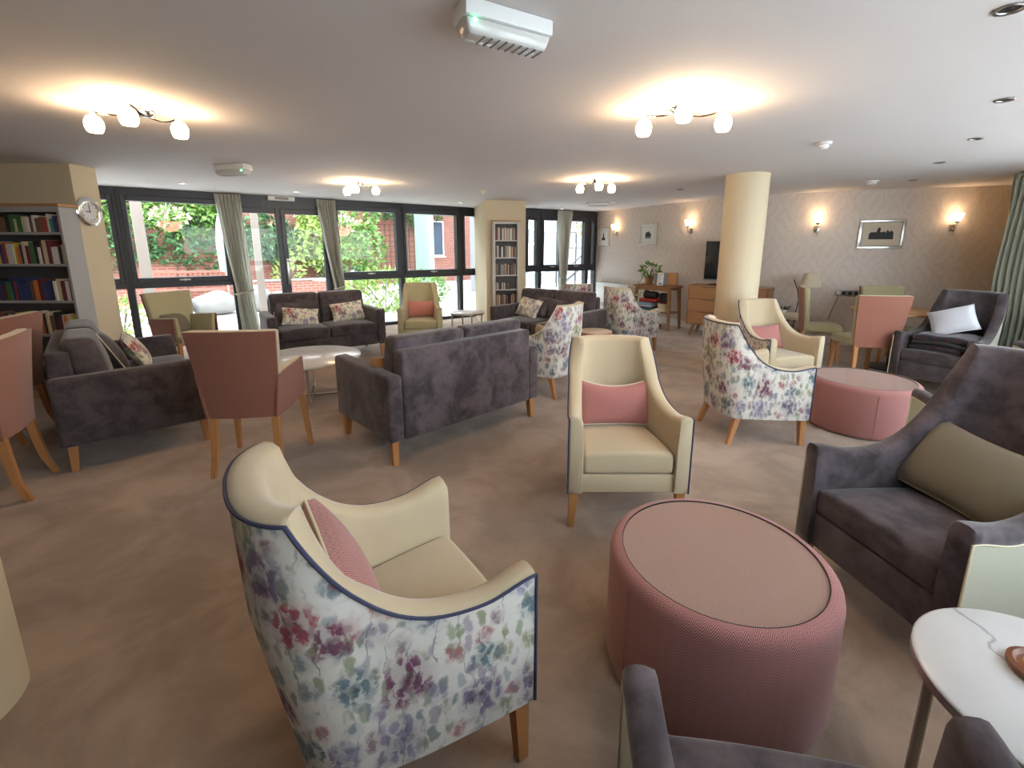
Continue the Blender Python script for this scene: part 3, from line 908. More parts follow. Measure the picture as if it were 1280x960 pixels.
# double doors in the middle of it
e = struct_empty('door_1', (*on_wall(1.52), 0), WANG)
w = 1.58; top = CEIL - .03
f = MB().box(0, .10, -FD, FD, 0, top).box(w - .10, w, -FD, FD, 0, top).box(0, w, -FD, FD, top - .17, CEIL)
obj('door_frame', f, M['frame'], e)
for k, (x0, x1) in enumerate(((.10, .745), (.755, w - .10))):
    lf = MB().box(x0, x0 + .07, -.05, .04, .01, top - .17, r=.004, seg=1).box(x1 - .07, x1, -.05, .04, .01, top - .17, r=.004, seg=1)
    lf.box(x0 + .07, x1 - .07, -.05, .04, top - .25, top - .17, r=.004, seg=1).box(x0 + .07, x1 - .07, -.05, .04, .01, .13, r=.004, seg=1)
    l = obj('door_leaf', lf, M['frame'], e)
    obj('pane', MB().box(x0 + .065, x1 - .065, -.01, .01, .13, top - .25), M['glass'], l)
    if k == 1:
        obj('door_handle', MB().box(x0 + .02, x0 + .06, -.075, -.05, .88, 1.32, r=.006).tube([(x0 + .04, -.07, 1.28), (x0 + .04, -.11, 1.28), (x0 + .15, -.11, 1.28)], .011, 8), M['steel'], l)
# the small bay to the right of the pier
ZB = 1.03
bay('window_7', .55, .96, VA, VD, VN, VANG, ZB, 2.25, handle=False)
bay('window_8', .96, 1.60, VA, VD, VN, VANG, ZB, 2.25)
bay('window_9', 1.60, 2.28, VA, VD, VN, VANG, ZB, 2.25)
bay('window_10', 2.28, 2.55, VA, VD, VN, VANG, ZB, 2.25, handle=False)
# glazing down the right-hand side of the room and an added bay behind the camera
for i in range(1):
    a, b = Vector(BACK[i + 1]), Vector(BACK[i]); d = (b - a); L = d.length; d.normalize()
    struct('added_sill_rear', wall_mb([tuple(b), tuple(a)], 0, 1.35, -.09, 1), M['cream_wall'])  # added unseen low wall, holds back light from the bay above it
    bay('window_%d' % (20 + i), 0, L, b, -d, Vector((0, 0)), math.atan2(-d.y, -d.x), handle=False)  # unseen window added for daylight fill from behind right
for i in range(len(RIGHT) - 1):
    a, b = Vector(RIGHT[i + 1]), Vector(RIGHT[i]); d = (b - a); L = d.length; d.normalize()
    if i == 0:
        struct('wall_corner', wall_mb([RIGHT[i], RIGHT[i + 1]], 0, CEIL, .2, 1), M['cream_wall'])
        continue
    n = Vector((-d.y, d.x))
    # outward is to the right of travel towards the far corner
    if i in (2, 3, 5): struct('added_sill_%d' % i, wall_mb([tuple(b + (a - b) * .01), tuple(a)], 0, .93 if i < 5 else .66, -.09, 1), M['cream_wall'])  # added unseen low walls that cut the daylight from these bays
    bay('window_%d' % (11 + i), 0, L, b, -d, n, math.atan2(-d.y, -d.x), top=CEIL - .03, handle=False)

# ------------------------------------------------------------------ upholstered seating
P_J = (-.346, 1.198, -.987); P_E = (.621, 2.491, 3.139); P_D = (1.965, 3.557, -1.508)
P_C = (2.759, 4.637, 3.372); P_A = (.344, 4.746, .915); P_B = (1.745, 6.67, -.933)
P_N = (-1.402, 6.881, 3.308); P_F = (1.751, 1.663, 1.715); P_G = (4.606, 4.667, 2.011)
fl, cr = M['floral'], M['cream']
GF = 'floral-backed cream armchairs'
armchair('cream armchair with floral outer back in the foreground, turned away, pink cushion in it', P_J, fl, cr, M['navy'], group=GF)
armchair('cream armchair facing the camera behind the near pink round pouffe, pink cushion on its seat', P_E, fl, cr, M['navy'], group=GF)
armchair('floral-backed armchair turned away beside the far pink pouffe, olive cushion on its seat', P_D, fl, cr, M['navy'], group=GF)
armchair('cream armchair facing the room right in front of the round cream column', P_C, fl, cr, M['navy'], group=GF)
armchair('floral-backed armchair close behind the right end of the middle grey sofa', P_A, fl, cr, M['cream_pipe'], group=GF)
armchair('floral-backed armchair seen from behind, nearest to the oak bench with the plant', P_B, fl, cr, M['cream_pipe'], group=GF)
armchair('plain sage green armchair in front of the garden windows, salmon cushion in it', P_N, M['olive_shaded'], M['olive_shaded'], M['olive_shaded'], hb=.955)
armchair('low floral armchair behind the far right grey sofa, only its top edge showing', (1.12, 8.25, .15), fl, cr, M['cream_pipe'], hb=.88, group=GF)
GG = 'grey velvet high-back armchairs'
kw = dict(hb=1.075, ha=.615, W=.34, Wb=.295, yf=.335, yb=-.345, rl=.15, group=GG, wrap=.04)
armchair('large grey velvet armchair at the right, brown tweed cushion on its seat', P_F, M['sage'], M['velvet'], M['cream_pipe'], **kw)
armchair('grey velvet armchair piled with folded tartan blankets and a white cushion', P_G, M['sage'], M['velvet_dark'], M['cream_pipe'], **{**kw, 'hb': 1.04})
armchair('grey velvet armchair mostly hidden behind the large one, olive side panel showing', (2.85, 2.38, -.10), M['sage'], M['velvet'], M['cream_pipe'], **kw)
armchair('grey velvet armchair at the bottom edge with only its arms and seat front showing', (.540, .455, -.18), M['sage'], M['velvet'], M['cream_pipe'], **{**kw, 'ha': .578, 'W': .352})
armchair('armchair just showing at the right edge of the picture, beside the chair with the blankets', (5.15, 3.90, -.1), M['sage'], M['velvet'], M['cream_pipe'], **kw)

GS = 'grey velvet two-seat sofas'
S_M = (-.592, 3.697, .762); S_L = (-3.18, 3.63, -.826); S_F = (-2.62, 6.20, 3.75); S_R = (.51, 6.48, 2.46)
sofa('grey velvet sofa in the middle of the room seen from behind', S_M, M['velvet'], GS)
sofa('grey velvet sofa at the left seen end-on, near the tall bookcase', S_L, M['velvet_dark'], GS, rake=.05)
sofa('grey velvet sofa in front of the terrace doors, two floral cushions on it', S_F, M['velvet_dark'], GS)
sofa('grey velvet sofa beside the narrow shelves on the pier', S_R, M['velvet_dark'], GS)

# loose cushions
cushion('pink herringbone cushion in the foreground floral armchair', P_J, (-.02, -.085, .445), .47, .34, .13, M['herring'], M['cream_pipe'], lean=68, slump=.04)
cushion('pink cushion on the cream armchair behind the near pouffe', P_E, (-.01, -.10, .445), .50, .295, .13, M['pink'], M['cream_pipe'], lean=70, slump=.34)
cushion('pink cushion on the cream armchair by the round column', P_C, (.03, -.09, .445), .44, .26, .13, M['pink'], M['pink'], lean=70, slump=.08)
cushion('olive cushion half hidden inside the floral armchair by the far pouffe', P_D, (0.03, -.05, .445), .42, .33, .12, M['olive'], M['olive'], lean=70)
cushion('salmon pink cushion on the sage green armchair', P_N, (0, -.09, .45), .46, .26, .13, M['salmon'] if 'salmon' in M else M['pink'], None, lean=72)
cushion('brown tweed cushion on the large grey velvet armchair', P_F, (.0, -.04, .455), .56, .34, .16, M['olive'], M['olive_pipe'], lean=56, roll=-3, slump=.12)
cushion('olive green cushion in the floral armchair behind the middle sofa', P_A, (-.06, .06, .445), .30, .22, .11, M['olive_green'], None, lean=62)
cushion('cream floral cushion in the armchair behind the middle sofa', P_A, (.02, -.12, .445), .36, .30, .11, M['floral_small'], None, lean=74)
cushion('white ribbed cushion thrown on the pile of tartan blankets', P_G, (-.05, .02, .635), .37, .34, .13, M['white_cloth'], M['white_cloth'], lean=48, roll=28)

cushion('floral cushion lying at the left end of the sofa by the doors', S_F, (.30, .06, .485), .46, .26, .13, M['floral_small'], None, lean=56, roll=-8)
cushion('plain grey cushion behind the left floral one on the sofa by the doors', S_F, (.38, -.07, .49), .46, .33, .12, M['velvet'], M['cream_pipe'], lean=70, roll=-5)
cushion('floral cushion at the right end of the sofa by the doors', S_F, (-.36, .02, .485), .46, .28, .13, M['floral_small'], None, lean=66, roll=5)
cushion('plain grey cushion behind the right floral one on the sofa by the doors', S_F, (-.32, -.10, .49), .44, .32, .12, M['velvet'], None, lean=74)
cushion('floral cushion at the left end of the sofa beside the pier', S_R, (.40, .02, .485), .46, .31, .13, M['floral_gold'], None, lean=62, yaw=-8, roll=-6)
cushion('grey cushion tucked behind the floral one on the sofa beside the pier', S_R, (.28, -.08, .49), .42, .32, .12, M['velvet'], None, lean=70, yaw=-14)
cushion('small grey cushion in the middle of the sofa beside the pier', S_R, (-.12, -.07, .49), .40, .30, .12, M['velvet'], None, lean=72)
cushion('dark grey cushion with pale piping on the left end-on sofa', S_L, (-.12, -.02, .485), .44, .40, .14, M['velvet_dark'], M['cream_pipe'], lean=66, yaw=6)
cushion('floral cushion in front of the dark one on the left end-on sofa', S_L, (-.16, .15, .485), .42, .34, .13, M['floral_small'], None, lean=62, yaw=-4)
cushion('orange cushion peeping over the arm of the middle sofa', S_M, (-.50, -.02, .485), .38, .26, .12, M['orange'], None, lean=66)

# dining and carver chairs
C1 = (-1.802, 3.039, .111)
dining_chair('terracotta carver chair with oak legs seen from behind, left of centre', C1, M['terracotta'], M['cream'], arms=True)
C2 = (-3.92, 5.34, 4.40)
dining_chair('carver chair with olive inside by the left window, brown cushion in it', C2, M['terracotta'], M['olive_shaded'], arms=True)
cushion('brown cushion in the carver chair by the left window', C2, (-.02, -.10, .50), .36, .26, .11, M['olive'], None, lean=66, yaw=10)
dining_chair('terracotta dining chair at the left edge, nearest the camera of the pair there', (-3.24, 2.55, 2.08), M['terracotta'], M['cream'], group='dining chairs at the left edge')
dining_chair('terracotta dining chair behind the nearer one at the left edge', (-4.09, 3.41, 1.87), M['terracotta'], M['cream'], group='dining chairs at the left edge')
GD = 'dining chairs round the oak table'
dining_chair('dining chair seen side-on at the left of the oak table, cream seat', (4.18, 6.09, -2.02), M['terracotta'], M['olive_shaded'], group=GD)
dining_chair('terracotta dining chair with its back to the camera at the oak table', (4.12, 5.18, -.12), M['terracotta'], M['olive_shaded'], group=GD)
dining_chair('dining chair on the wall side of the oak table, facing the room', (5.06, 6.00, 3.05), M['terracotta'], M['olive_shaded'], group=GD)

# pouffes
ottoman('near pink herringbone drum pouffe with inset glass top in the foreground', (.728, 1.415, 0), .372, .45, .328, rot=R(200))
ottoman('far pink drum pouffe between the floral armchair and the grey armchair', (2.985, 3.70, 0), .395, .42, .355, rot=R(-112))

# ------------------------------------------------------------------ tables
def round_top(r, z0, z1, n=64):
    return MB().lathe([(.0001, z0), (r - .006, z0), (r, z0 + .005), (r, z1 - .005), (r - .006, z1), (.0001, z1)], n, cap=False)
t = thing('coffee_table', 'large round white marble coffee table with crossed chrome base', 'table', (-2.07, 4.48, 0))
obj('tabletop', round_top(.505, .40, .425), M['marble'], t)
b = MB()
for a in (.35, .35 + PI / 2):
    c, s = math.cos(a), math.sin(a)
    b.tube([(-.36 * c, -.36 * s, .385), (-.36 * c, -.36 * s, .012)], .013, 8); b.tube([(.36 * c, .36 * s, .385), (.36 * c, .36 * s, .012)], .013, 8)
    b.tube([(-.36 * c, -.36 * s, .013), (.36 * c, .36 * s, .013)], .013, 8); b.tube([(-.36 * c, -.36 * s, .388), (.36 * c, .36 * s, .388)], .012, 8)
obj('base', b, M['chrome'], t)

def tray_table(label, loc, r, h, nl, mat, rot=0.0, splay=0.0, leg_m='steel', cat='table'):
    t = thing('side_table', label, cat, loc, rot)
    obj('tabletop', round_top(r, h - .018, h), mat, t)
    obj('rim', MB().lathe([(r - .004, h - .028), (r + .002, h - .028), (r + .002, h - .006), (r - .004, h - .006), (r - .004, h - .028)], 64, cap=False), M[leg_m], t)
    for k in range(nl):
        a = 2 * PI * k / nl + .4
        c, s = math.cos(a), math.sin(a)
        obj('leg', MB().tube([((r - .03) * c, (r - .03) * s, h - .026), ((r - .03 + splay) * c, (r - .03 + splay) * s, 0)], .011, 8), M[leg_m], t)
    return t
tray_table('small round side table on steel legs in front of the garden windows', (-.72, 7.16, 0), .275, .50, 4, M['pale_top'])
t = tray_table('round white marble side table with steel legs at the lower right corner', (1.205, .79, 0), .265, .55, 3, M['marble'], rot=2.30)
t = thing('coaster', 'round brown wooden coaster ring on the marble side table', 'coaster', (1.198, .925, .551))
t.location = (1.203, .850, .551)
obj('tray', MB().lathe([(.0001, 0), (.055, 0), (.062, .008), (.062, .018), (.052, .022), (.045, .014), (.0001, .012)], 40, cap=False), M['mahogany'], t)
obj('inner_ring', MB().lathe([(.026, .012), (.034, .019), (.039, .012)], 40, cap=False), M['oak'], t)
tray_table('small round pale wooden table behind the cream armchair, between floral chairs', (1.03, 5.50, 0), .20, .50, 3, M['oak_pale'], leg_m='oak')

t = thing('dining_table', 'round oak dining table on a black pedestal', 'table', (4.84, 5.60, 0))
obj('tabletop', round_top(.50, .715, .745, 72), M['oak_top'], t)
obj('pedestal', MB().lathe([(.05, .03), (.05, .70), (.12, .714)], 24, cap=True), M['black'], t)
obj('base_plate', MB().lathe([(.0001, 0), (.27, 0), (.27, .012), (.06, .03), (.0001, .03)], 40, cap=False), M['black'], t)

# ------------------------------------------------------------------ shelves
BOOKC = {'red': (.34, .045, .035), 'dark blue': (.03, .045, .13), 'black': (.018, .018, .02), 'white': (.62, .60, .56), 'orange': (.55, .16, .04),
         'green': (.05, .16, .06), 'teal': (.05, .20, .24), 'cream': (.56, .47, .30), 'maroon': (.14, .025, .035), 'brown': (.17, .085, .045), 'grey': (.20, .20, .21), 'yellow': (.55, .42, .06)}
for k, c in BOOKC.items():
    M['bk_' + k] = plain(k.replace(' ', '_') + '_book_cover', c, .5, var=.12, scale=40)
M['pages'] = plain('book_pages', (.62, .56, .44), .9)
ORD = ['first', 'second', 'third', 'fourth', 'fifth', 'sixth', 'seventh', 'eighth', 'ninth', 'tenth', 'eleventh', 'twelfth', 'thirteenth', 'fourteenth', 'fifteenth', 'sixteenth', 'seventeenth', 'eighteenth', 'nineteenth', 'twentieth', 'twenty-first', 'twenty-second', 'twenty-third', 'twenty-fourth', 'twenty-fifth', 'twenty-sixth']
def book(th, h, d, col, m, label, group, kind='book', big=True):
    """spine faces -y; stands on z=0 with x from 0 to th"""
    if big:
        b = MB().box(0, .003, 0, d, 0, h).box(th - .003, th, 0, d, 0, h).box(0, th, -.003, .001, 0, h, r=.001, seg=1)
        o = obj(kind, b, M['bk_' + col])
        obj('pages', MB().box(.003, th - .003, .001, d - .006, .004, h - .005), M['pages'], o)
    else:
        o = obj(kind, MB().box(0, th, 0, d, 0, h, r=.0015, seg=1), M['bk_' + col])
    o.matrix_world = m
    return tag(o, label, kind.replace('_', ' ') if kind != 'disc_case' else 'disc case', group)

t = thing('bookcase', 'tall grey bookcase full of books against the left wall', 'bookcase', (-5.076, 4.727, 0))
BW, BD, BH = .60, .10, 1.90
obj('side_panel', MB().box(BW - .028, BW, -BD, BD, 0, BH, r=.003, seg=1), M['grey_unit'], t)
obj('side_panel', MB().box(-BW, -BW + .028, -BD, BD, 0, BH, r=.003, seg=1), M['grey_unit'], t)
obj('back_panel', MB().box(-BW + .028, BW - .028, BD - .012, BD, .06, BH), M['grey_back'], t)
obj('top_board', MB().box(-BW - .02, BW + .02, -BD - .02, BD, BH, BH + .03, r=.004, seg=1), M['oak_top'], t)
SH = [.08, .30, .618, .969, 1.342, 1.656]
for z in SH: obj('shelf', MB().box(-BW + .028, BW - .028, -BD + .005, BD - .012, z - .026, z, r=.002, seg=1), M['grey_unit'], t)
obj('plinth', MB().box(-BW + .028, BW - .028, -BD + .02, -BD + .035, 0, .055), M['grey_unit'], t)
obj('head_rail', MB().box(-BW + .028, BW - .028, -BD + .005, -BD + .025, BH - .05, BH), M['grey_unit'], t)
SHN = {1.656: 'top', 1.342: 'second', .969: 'third', .618: 'fourth'}
for z in (1.656, 1.342, .969, .618):
    x = BW - .034; k = 0
    hmax = .178 if z > 1.6 else .235
    while x > -BW + .07 and k < 26:
        th = rnd.uniform(.022, .046); h = rnd.uniform(.70, 1.0) * hmax
        if z == .969 and k == 5: x -= .05
        c = rnd.choice(list(BOOKC)) if rnd.random() < .55 else rnd.choice(['red', 'dark blue', 'black', 'maroon', 'white', 'brown', 'cream'])
        if x - th < -BW + .03: break
        m = Matrix.Translation((-5.076 + x - th, 4.727 - BD + .014 + rnd.uniform(0, .015), z + .0005)) @ Matrix.Rotation(R(rnd.choice([0, 0, 0, 0, 2.0]) if h < .0 else 0), 4, 'Y')
        book(th, h, .145, c, m, '%s book on the %s shelf of the left bookcase, %s from the right post' % (c, SHN[z], ORD[k]), 'books in the tall left bookcase')
        x -= th + .0025; k += 1

PANG = math.atan2(.14, .72)
t = thing('shelf_unit', 'narrow pale grey shelf unit of disc cases on the front of the pier', 'shelf unit', (-.115, 8.36, 0), PANG)
PW, PD, PH = .235, .075, 1.96
for s in (1, -1):
    a, b = sorted((s * PW, s * (PW - .035)))
    obj('side_panel', MB().box(a, b, -PD, PD, 0, PH, r=.003, seg=1), M['pale_unit'], t)
obj('back_panel', MB().box(-PW + .03, PW - .03, PD - .01, PD, .05, PH), M['grey_back'], t)
obj('top_board', MB().box(-PW - .03, PW + .03, -PD - .02, PD, PH, PH + .025, r=.004, seg=1), M['oak_top'], t)
PS = [.14, .42, .70, .93, 1.23, 1.53, 1.66]
PS = [.12, .45, .76, 1.02, 1.335, 1.64]
PN = {1.64: 'top', 1.335: 'second', 1.02: 'third', .76: 'fourth', .45: 'fifth'}
for z in PS: obj('shelf', MB().box(-PW + .035, PW - .035, -PD + .004, PD - .01, z - .022, z, r=.002, seg=1), M['pale_unit'], t)
obj('head_rail', MB().box(-PW + .035, PW - .035, -PD + .004, -PD + .02, PH - .04, PH), M['pale_unit'], t)
mt = Matrix.Translation((-.115, 8.36, 0)) @ Matrix.Rotation(PANG, 4, 'Z')
for z in (1.64, 1.335, 1.02, .76, .45):
    x = -PW + .04; k = 0; hh = {1.64: .23, 1.335: .21, 1.02: .20, .76: .13, .45: .22}[z]
    while x < PW - .06:
        th = rnd.uniform(.0125, .017); h = hh * rnd.uniform(.86, 1.0)
        if z == .76 and k > 16: break
        c = rnd.choice(['black', 'maroon', 'brown', 'grey', 'white', 'black', 'brown', 'cream'])
        book(th, h, .11, c, mt @ Matrix.Translation((x, -PD + .012, z + .0005)), '%s disc case on the %s shelf of the narrow unit, %s from the left' % (c, PN[z], ORD[k]), 'disc cases in the narrow shelf unit', 'disc_case', False)
        x += th + .0015; k += 1

# ------------------------------------------------------------------ along the papered wall
BA = math.atan2(-.80, .60)          # direction along that wall, away from the corner
BO = (2.83, 8.60, 0)
t = thing('bench', 'open oak console bench with slanted legs below the pictures', 'bench', BO, BA)
def bw(x, y, z=0): return Vector(BO) + Matrix.Rotation(BA, 3, 'Z') @ Vector((x, y, z))
# local +x runs to the right along the wall, +y goes towards the wall
obj('top_board', MB().box(-.50, .34, -.19, .19, .775, .81, r=.006, seg=2), M['walnut'], t)
obj('lower_shelf', MB().box(-.46, .30, -.16, .16, .30, .322, r=.004, seg=1), M['walnut'], t)
for x in (-.44, .28):
    for y in (-.15, .15):
        obj('leg', MB().leg((x, y, .776), (x + (.05 if x > 0 else -.05), y * 1.15, 0), .026, .018), M['walnut'], t)
obj('apron', MB().box(-.42, .26, -.165, -.145, .715, .775).box(-.42, .26, .145, .165, .715, .775), M['walnut'], t)

def leaves(name, pts, mat, parent, size=.05, seed=1, elong=1.6):
    """leaf blades with a bent midrib at the given points (position, direction)"""
    r = random.Random(seed); mb = MB()
    for p, d in pts:
        d = Vector(d).normalized(); s = size * r.uniform(.65, 1.3)
        side = d.cross(Vector((r.uniform(-1, 1), r.uniform(-1, 1), r.uniform(-1, 1)))).normalized()
        up = side.cross(d)
        p = Vector(p); w = s / elong * .8
        v = [p, p + d * s * .35 + side * w * .5 + up * s * .08, p + d * s, p + d * s * .35 - side * w * .5 + up * s * .08, p + d * s * .45]
        mb.add(v, [(0, 1, 4), (1, 2, 4), (2, 3, 4), (3, 0, 4)])
    return obj(name, mb, mat, parent, smooth=False)
def clump(n, c, rx, ry, rz, r, inner=.55):
    out = []
    for _ in range(n):
        a = r.uniform(0, 2 * PI); z = r.uniform(-1, 1); q = math.sqrt(1 - z * z); k = r.uniform(inner, 1)
        d = Vector((q * math.cos(a), q * math.sin(a), z))
        out.append((Vector(c) + Vector((d.x * rx, d.y * ry, d.z * rz)) * k, d + Vector((r.uniform(-.7, .7), r.uniform(-.7, .7), r.uniform(-.5, .7)))))
    return out

t = thing('potted_plant', 'trailing leafy pot plant on the left end of the oak bench', 'plant', bw(-.28, 0, .811))
obj('pot', MB().lathe([(.0001, 0), (.065, 0), (.085, .13), (.092, .13), (.092, .15), (.082, .15), (.076, .125), (.0001, .12)], 32, cap=False), M['terrapot'], t)
r_ = random.Random(3)
pts = clump(110, (0, 0, .27), .17, .17, .15, r_)
obj('stem', MB().tube([(0, 0, .11), (.02, 0, .2), (.06, .02, .36)], .006, 6).tube([(0, 0, .11), (-.05, .01, .22), (-.09, 0, .3)], .005, 6).tube([(0, 0, .12), (-.09, -.02, .17), (-.18, -.04, .08), (-.24, -.05, -.10), (-.26, -.05, -.28)], .004, 6), M['bark'], t)
leaves('foliage', pts, M['leaf'], t, .085, 4)
tr = []
for k in range(46):
    u = k / 46; tr.append(((-.12 - .15 * u + r_.uniform(-.05, .05), -.04 + r_.uniform(-.05, .05), .16 - .50 * u + .05 * math.sin(u * 9)), (r_.uniform(-1, 1), r_.uniform(-1, 1), r_.uniform(-.8, .2))))
leaves('trailing_foliage', tr, M['leaf_pale'], t, .06, 5)

t = thing('radio', 'grey fronted wooden radio on the oak bench beside the plant', 'radio', bw(.08, .02, .811), BA + R(20))
obj('cabinet', MB().box(-.20, .20, -.09, .09, .004, .235, r=.008, seg=2), M['oak_top'], t)
obj('speaker_cloth', MB().box(-.192, .05, -.097, -.09, .012, .227, r=.004, seg=1), M['bk_grey'], t)
obj('control_panel', MB().box(.055, .192, -.096, -.09, .012, .227, r=.003, seg=1), M['oak'], t)
t = thing('leaflet', 'white printed leaflet propped against the radio', 'leaflet', bw(.06, -.135, .811), BA + R(20))
m_ = Matrix.Rotation(R(-9), 4, 'X')
obj('card', MB().box(-.055, .055, -.002, .002, .003, .235, mtx=m_), M['paper_white'], t)
g = MB()
for k in range(7): g.box(-.042, .042 - .02 * (k % 3), -.0032, -.002, .20 - k * .024, .207 - k * .024, mtx=m_)
g.box(-.03, .035, -.0034, -.002, .02, .05, mtx=m_)
obj('printed_lines', g, M['bk_grey'], t)

def wbox(name, label, cat, x, y, z, sx, sy, sz, mat, lid=None, rot=0.0):
    t = thing(name, label, cat, bw(x, y, z), BA + rot)
    obj('body', MB().box(-sx / 2, sx / 2, -sy / 2, sy / 2, .001, sz, r=.004, seg=1), mat, t)
    if lid: obj('lid', MB().box(-sx / 2 - .003, sx / 2 + .003, -sy / 2 - .003, sy / 2 + .003, sz * .55, sz + .003, r=.004, seg=1), lid, t)
    return t
wbox('game_box', 'blue games box lying lowest under the oak bench', 'box', -.26, 0, .322, .30, .26, .06, M['bk_teal'], M['bk_dark blue'])
wbox('game_box', 'pale blue games box second up under the bench', 'box', -.27, -.01, .386, .28, .25, .05, M['bk_white'], M['pale_blue'], .05)
wbox('game_box', 'red and pale games box third up under the bench', 'box', -.25, 0, .440, .29, .25, .05, M['pale_blue'], M['bk_red'], -.04)
wbox('game_box', 'bright red flat box on top of the games under the bench', 'box', -.20, -.02, .494, .36, .24, .045, M['bk_red'], M['bright_red'], .08)
t = thing('bag', 'black and navy cloth bag on the boxes under the bench', 'bag', bw(-.22, .0, .541), BA)
obj('body', MB().box(-.14, .15, -.09, .09, .002, .135, r=.05, seg=4), M['bk_black'], t)
obj('handle', MB().tube([(-.07, 0, .12), (-.06, 0, .17), (.0, 0, .185), (.06, 0, .17), (.07, 0, .12)], .011, 8), M['bk_dark blue'], t)
t = thing('basket', 'cream ribbed storage basket at the right under the bench', 'basket', bw(.11, -.02, .323), BA)
obj('body', MB().lathe([(.0001, 0), (.10, 0), (.125, .15), (.132, .155), (.122, .155), (.10, .02), (.0001, .01)], 28, cap=False), M['cream_weave'], t)
obj('rib', MB().lathe([(.108, .04), (.114, .047), (.109, .054)], 28, cap=False).lathe([(.116, .09), (.121, .097), (.118, .104)], 28, cap=False), M['cream_pipe'], t)
t = thing('backpack', 'black rucksack standing on the shelf behind the games boxes', 'bag', bw(.02, .09, .323), BA)
obj('body', MB().box(-.10, .10, -.05, .06, .002, .33, r=.045, seg=4), M['bk_black'], t)
obj('pocket', MB().box(-.075, .075, -.075, -.045, .03, .17, r=.02, seg=3), M['bk_maroon'], t)
t = thing('shoe', 'black shoe on the carpet under the oak bench', 'shoe', bw(.05, -.08, 0), BA + .5)
obj('upper', MB().box(-.045, .045, -.13, .13, .02, .085, r=.03, seg=4, cuts=(0, 4, 0), fn=lambda p: (p.x * (.75 + .25 * math.cos((p.y - .06) * 9)), p.y, p.z if p.y < 0 else .02 + (p.z - .02) * (1 - p.y * 4.2))), M['bk_black'], t)
obj('sole', MB().box(-.044, .044, -.13, .135, 0.0, .022, r=.008, seg=2), M['bk_grey'], t)

CAB = (3.70, 7.56, 0); CA = math.atan2(-.66, .75)
t = thing('television_cabinet', 'warm oak drawer cabinet on splayed legs under the television', 'cabinet', CAB, CA)
obj('carcass', MB().box(-.68, .56, -.20, .20, .20, .88, r=.006, seg=1), M['walnut'], t)
for k in range(3):
    d = obj('drawer', MB().box(-.655, -.01, -.214, -.198, .225 + k * .213, .43 + k * .213, r=.004, seg=1), M['walnut_light'], t)
    obj('finger_pull', MB().box(-.45, -.20, -.2155, -.210, .415 + k * .213, .428 + k * .213), M['grey_back'], d)
d = obj('door', MB().box(.01, .535, -.214, -.198, .225, .856, r=.004, seg=1), M['walnut_light'], t)
obj('knob', MB().ball((.06, -.225, .55), .014), M['black'], d)
for x in (-.56, .45):
    for y in (-.14, .14):
        obj('leg', MB().leg((x, y, .205), (x * 1.10, y * 1.25, 0), .026, .017), M['walnut'], t)
t = thing('television', 'large flat television on the oak cabinet, partly behind the round column', 'television', (3.72, 7.60, .881), CA - .10)
obj('bezel', MB().box(-.52, .20, -.022, .022, .075, .735, r=.006, seg=2), M['black'], t)
obj('screen', MB().box(-.505, .185, -.0245, -.021, .105, .72), M['screen'], t)
obj('lower_trim', MB().box(-.52, .20, -.028, -.018, .060, .088, r=.004, seg=1), M['steel'], t)
obj('stand', MB().box(-.21, -.11, -.01, .02, .012, .09).box(-.40, .08, -.11, .11, 0.001, .014, r=.006, seg=1), M['black'], t)
t = thing('cable', 'black cable hanging down behind the right side of the round column', 'cable', (4.45, 7.10, 0))
obj('lead', MB().tube([(-.05, 0, 1.02), (.02, -.01, .86), (.05, -.02, .70), (.02, -.03, .5), (0, -.02, .02)], .007, 6), M['black'], t)

# lamp table
LT = (4.33, 6.93, 0); LA = R(-38)
t = thing('lamp_table', 'small dark wooden table against the papered wall, holding a lamp', 'table', LT, LA)
obj('tabletop', MB().box(-.27, .22, -.17, .17, .475, .50, r=.005, seg=1), M['mahogany'], t)
obj('apron', MB().box(-.25, .20, -.15, .15, .41, .475), M['mahogany'], t)
for x in (-.235, .185):
    for y in (-.135, .135):
        obj('leg', MB().leg((x, y, .43), (x, y, 0), .019, .014), M['mahogany'], t)
t = thing('tablecloth', 'scallop-edged cream cloth on the small dark table', 'cloth', (LT[0], LT[1], .5005), LA)
rows = []
for i in range(25):
    u = i / 24; x = -.285 + .52 * u; row = []
    for j in range(15):
        v = j / 14; y = -.235 + .41 * v
        z = .003
        if y < -.178: z = -(-.178 - y) * (1.1 + .35 * abs(math.sin(u * PI * 6)))
        row.append((x, max(y, -.19 - .004 * math.sin(u * 20)), z))
    rows.append(row)
obj('cloth', slab(lambda u, v: rows[min(24, round(u * 24))][min(14, round(v * 14))], 24, 14, (0, 0, .003)), M['cream_weave'], t)
t = thing('table_lamp', 'table lamp with pleated cream shade on the small dark table', 'lamp', (LT[0] + .155, LT[1] - .10, .5045))
obj('base', MB().lathe([(.0001, 0), (.06, 0), (.062, .015), (.03, .03), (.022, .06), (.042, .11), (.040, .16), (.015, .20), (.010, .46), (.0001, .46)], 28, cap=False), M['cream_weave'], t)
sh = []
for (r0, z) in ((.145, .425), (.115, .53), (.082, .63)):
    sh.append([((r0 + .004 * (k % 2)) * math.cos(2 * PI * k / 64), (r0 + .004 * (k % 2)) * math.sin(2 * PI * k / 64), z) for k in range(64)])
sh2 = [[(x * .975, y * .975, z) for x, y, z in r] for r in sh]
obj('lamp_shade', MB().grid(sh, close=True).grid(sh2, close=True, flip=True).grid([sh[0], sh2[0]], close=True).grid([sh[2], sh2[2]], close=True), M['cream_weave'], t)
t = thing('potted_plant', 'dark striped-leaf plant at the left end of the small dark table', 'plant', (LT[0] - .12, LT[1] + .06, .5045))
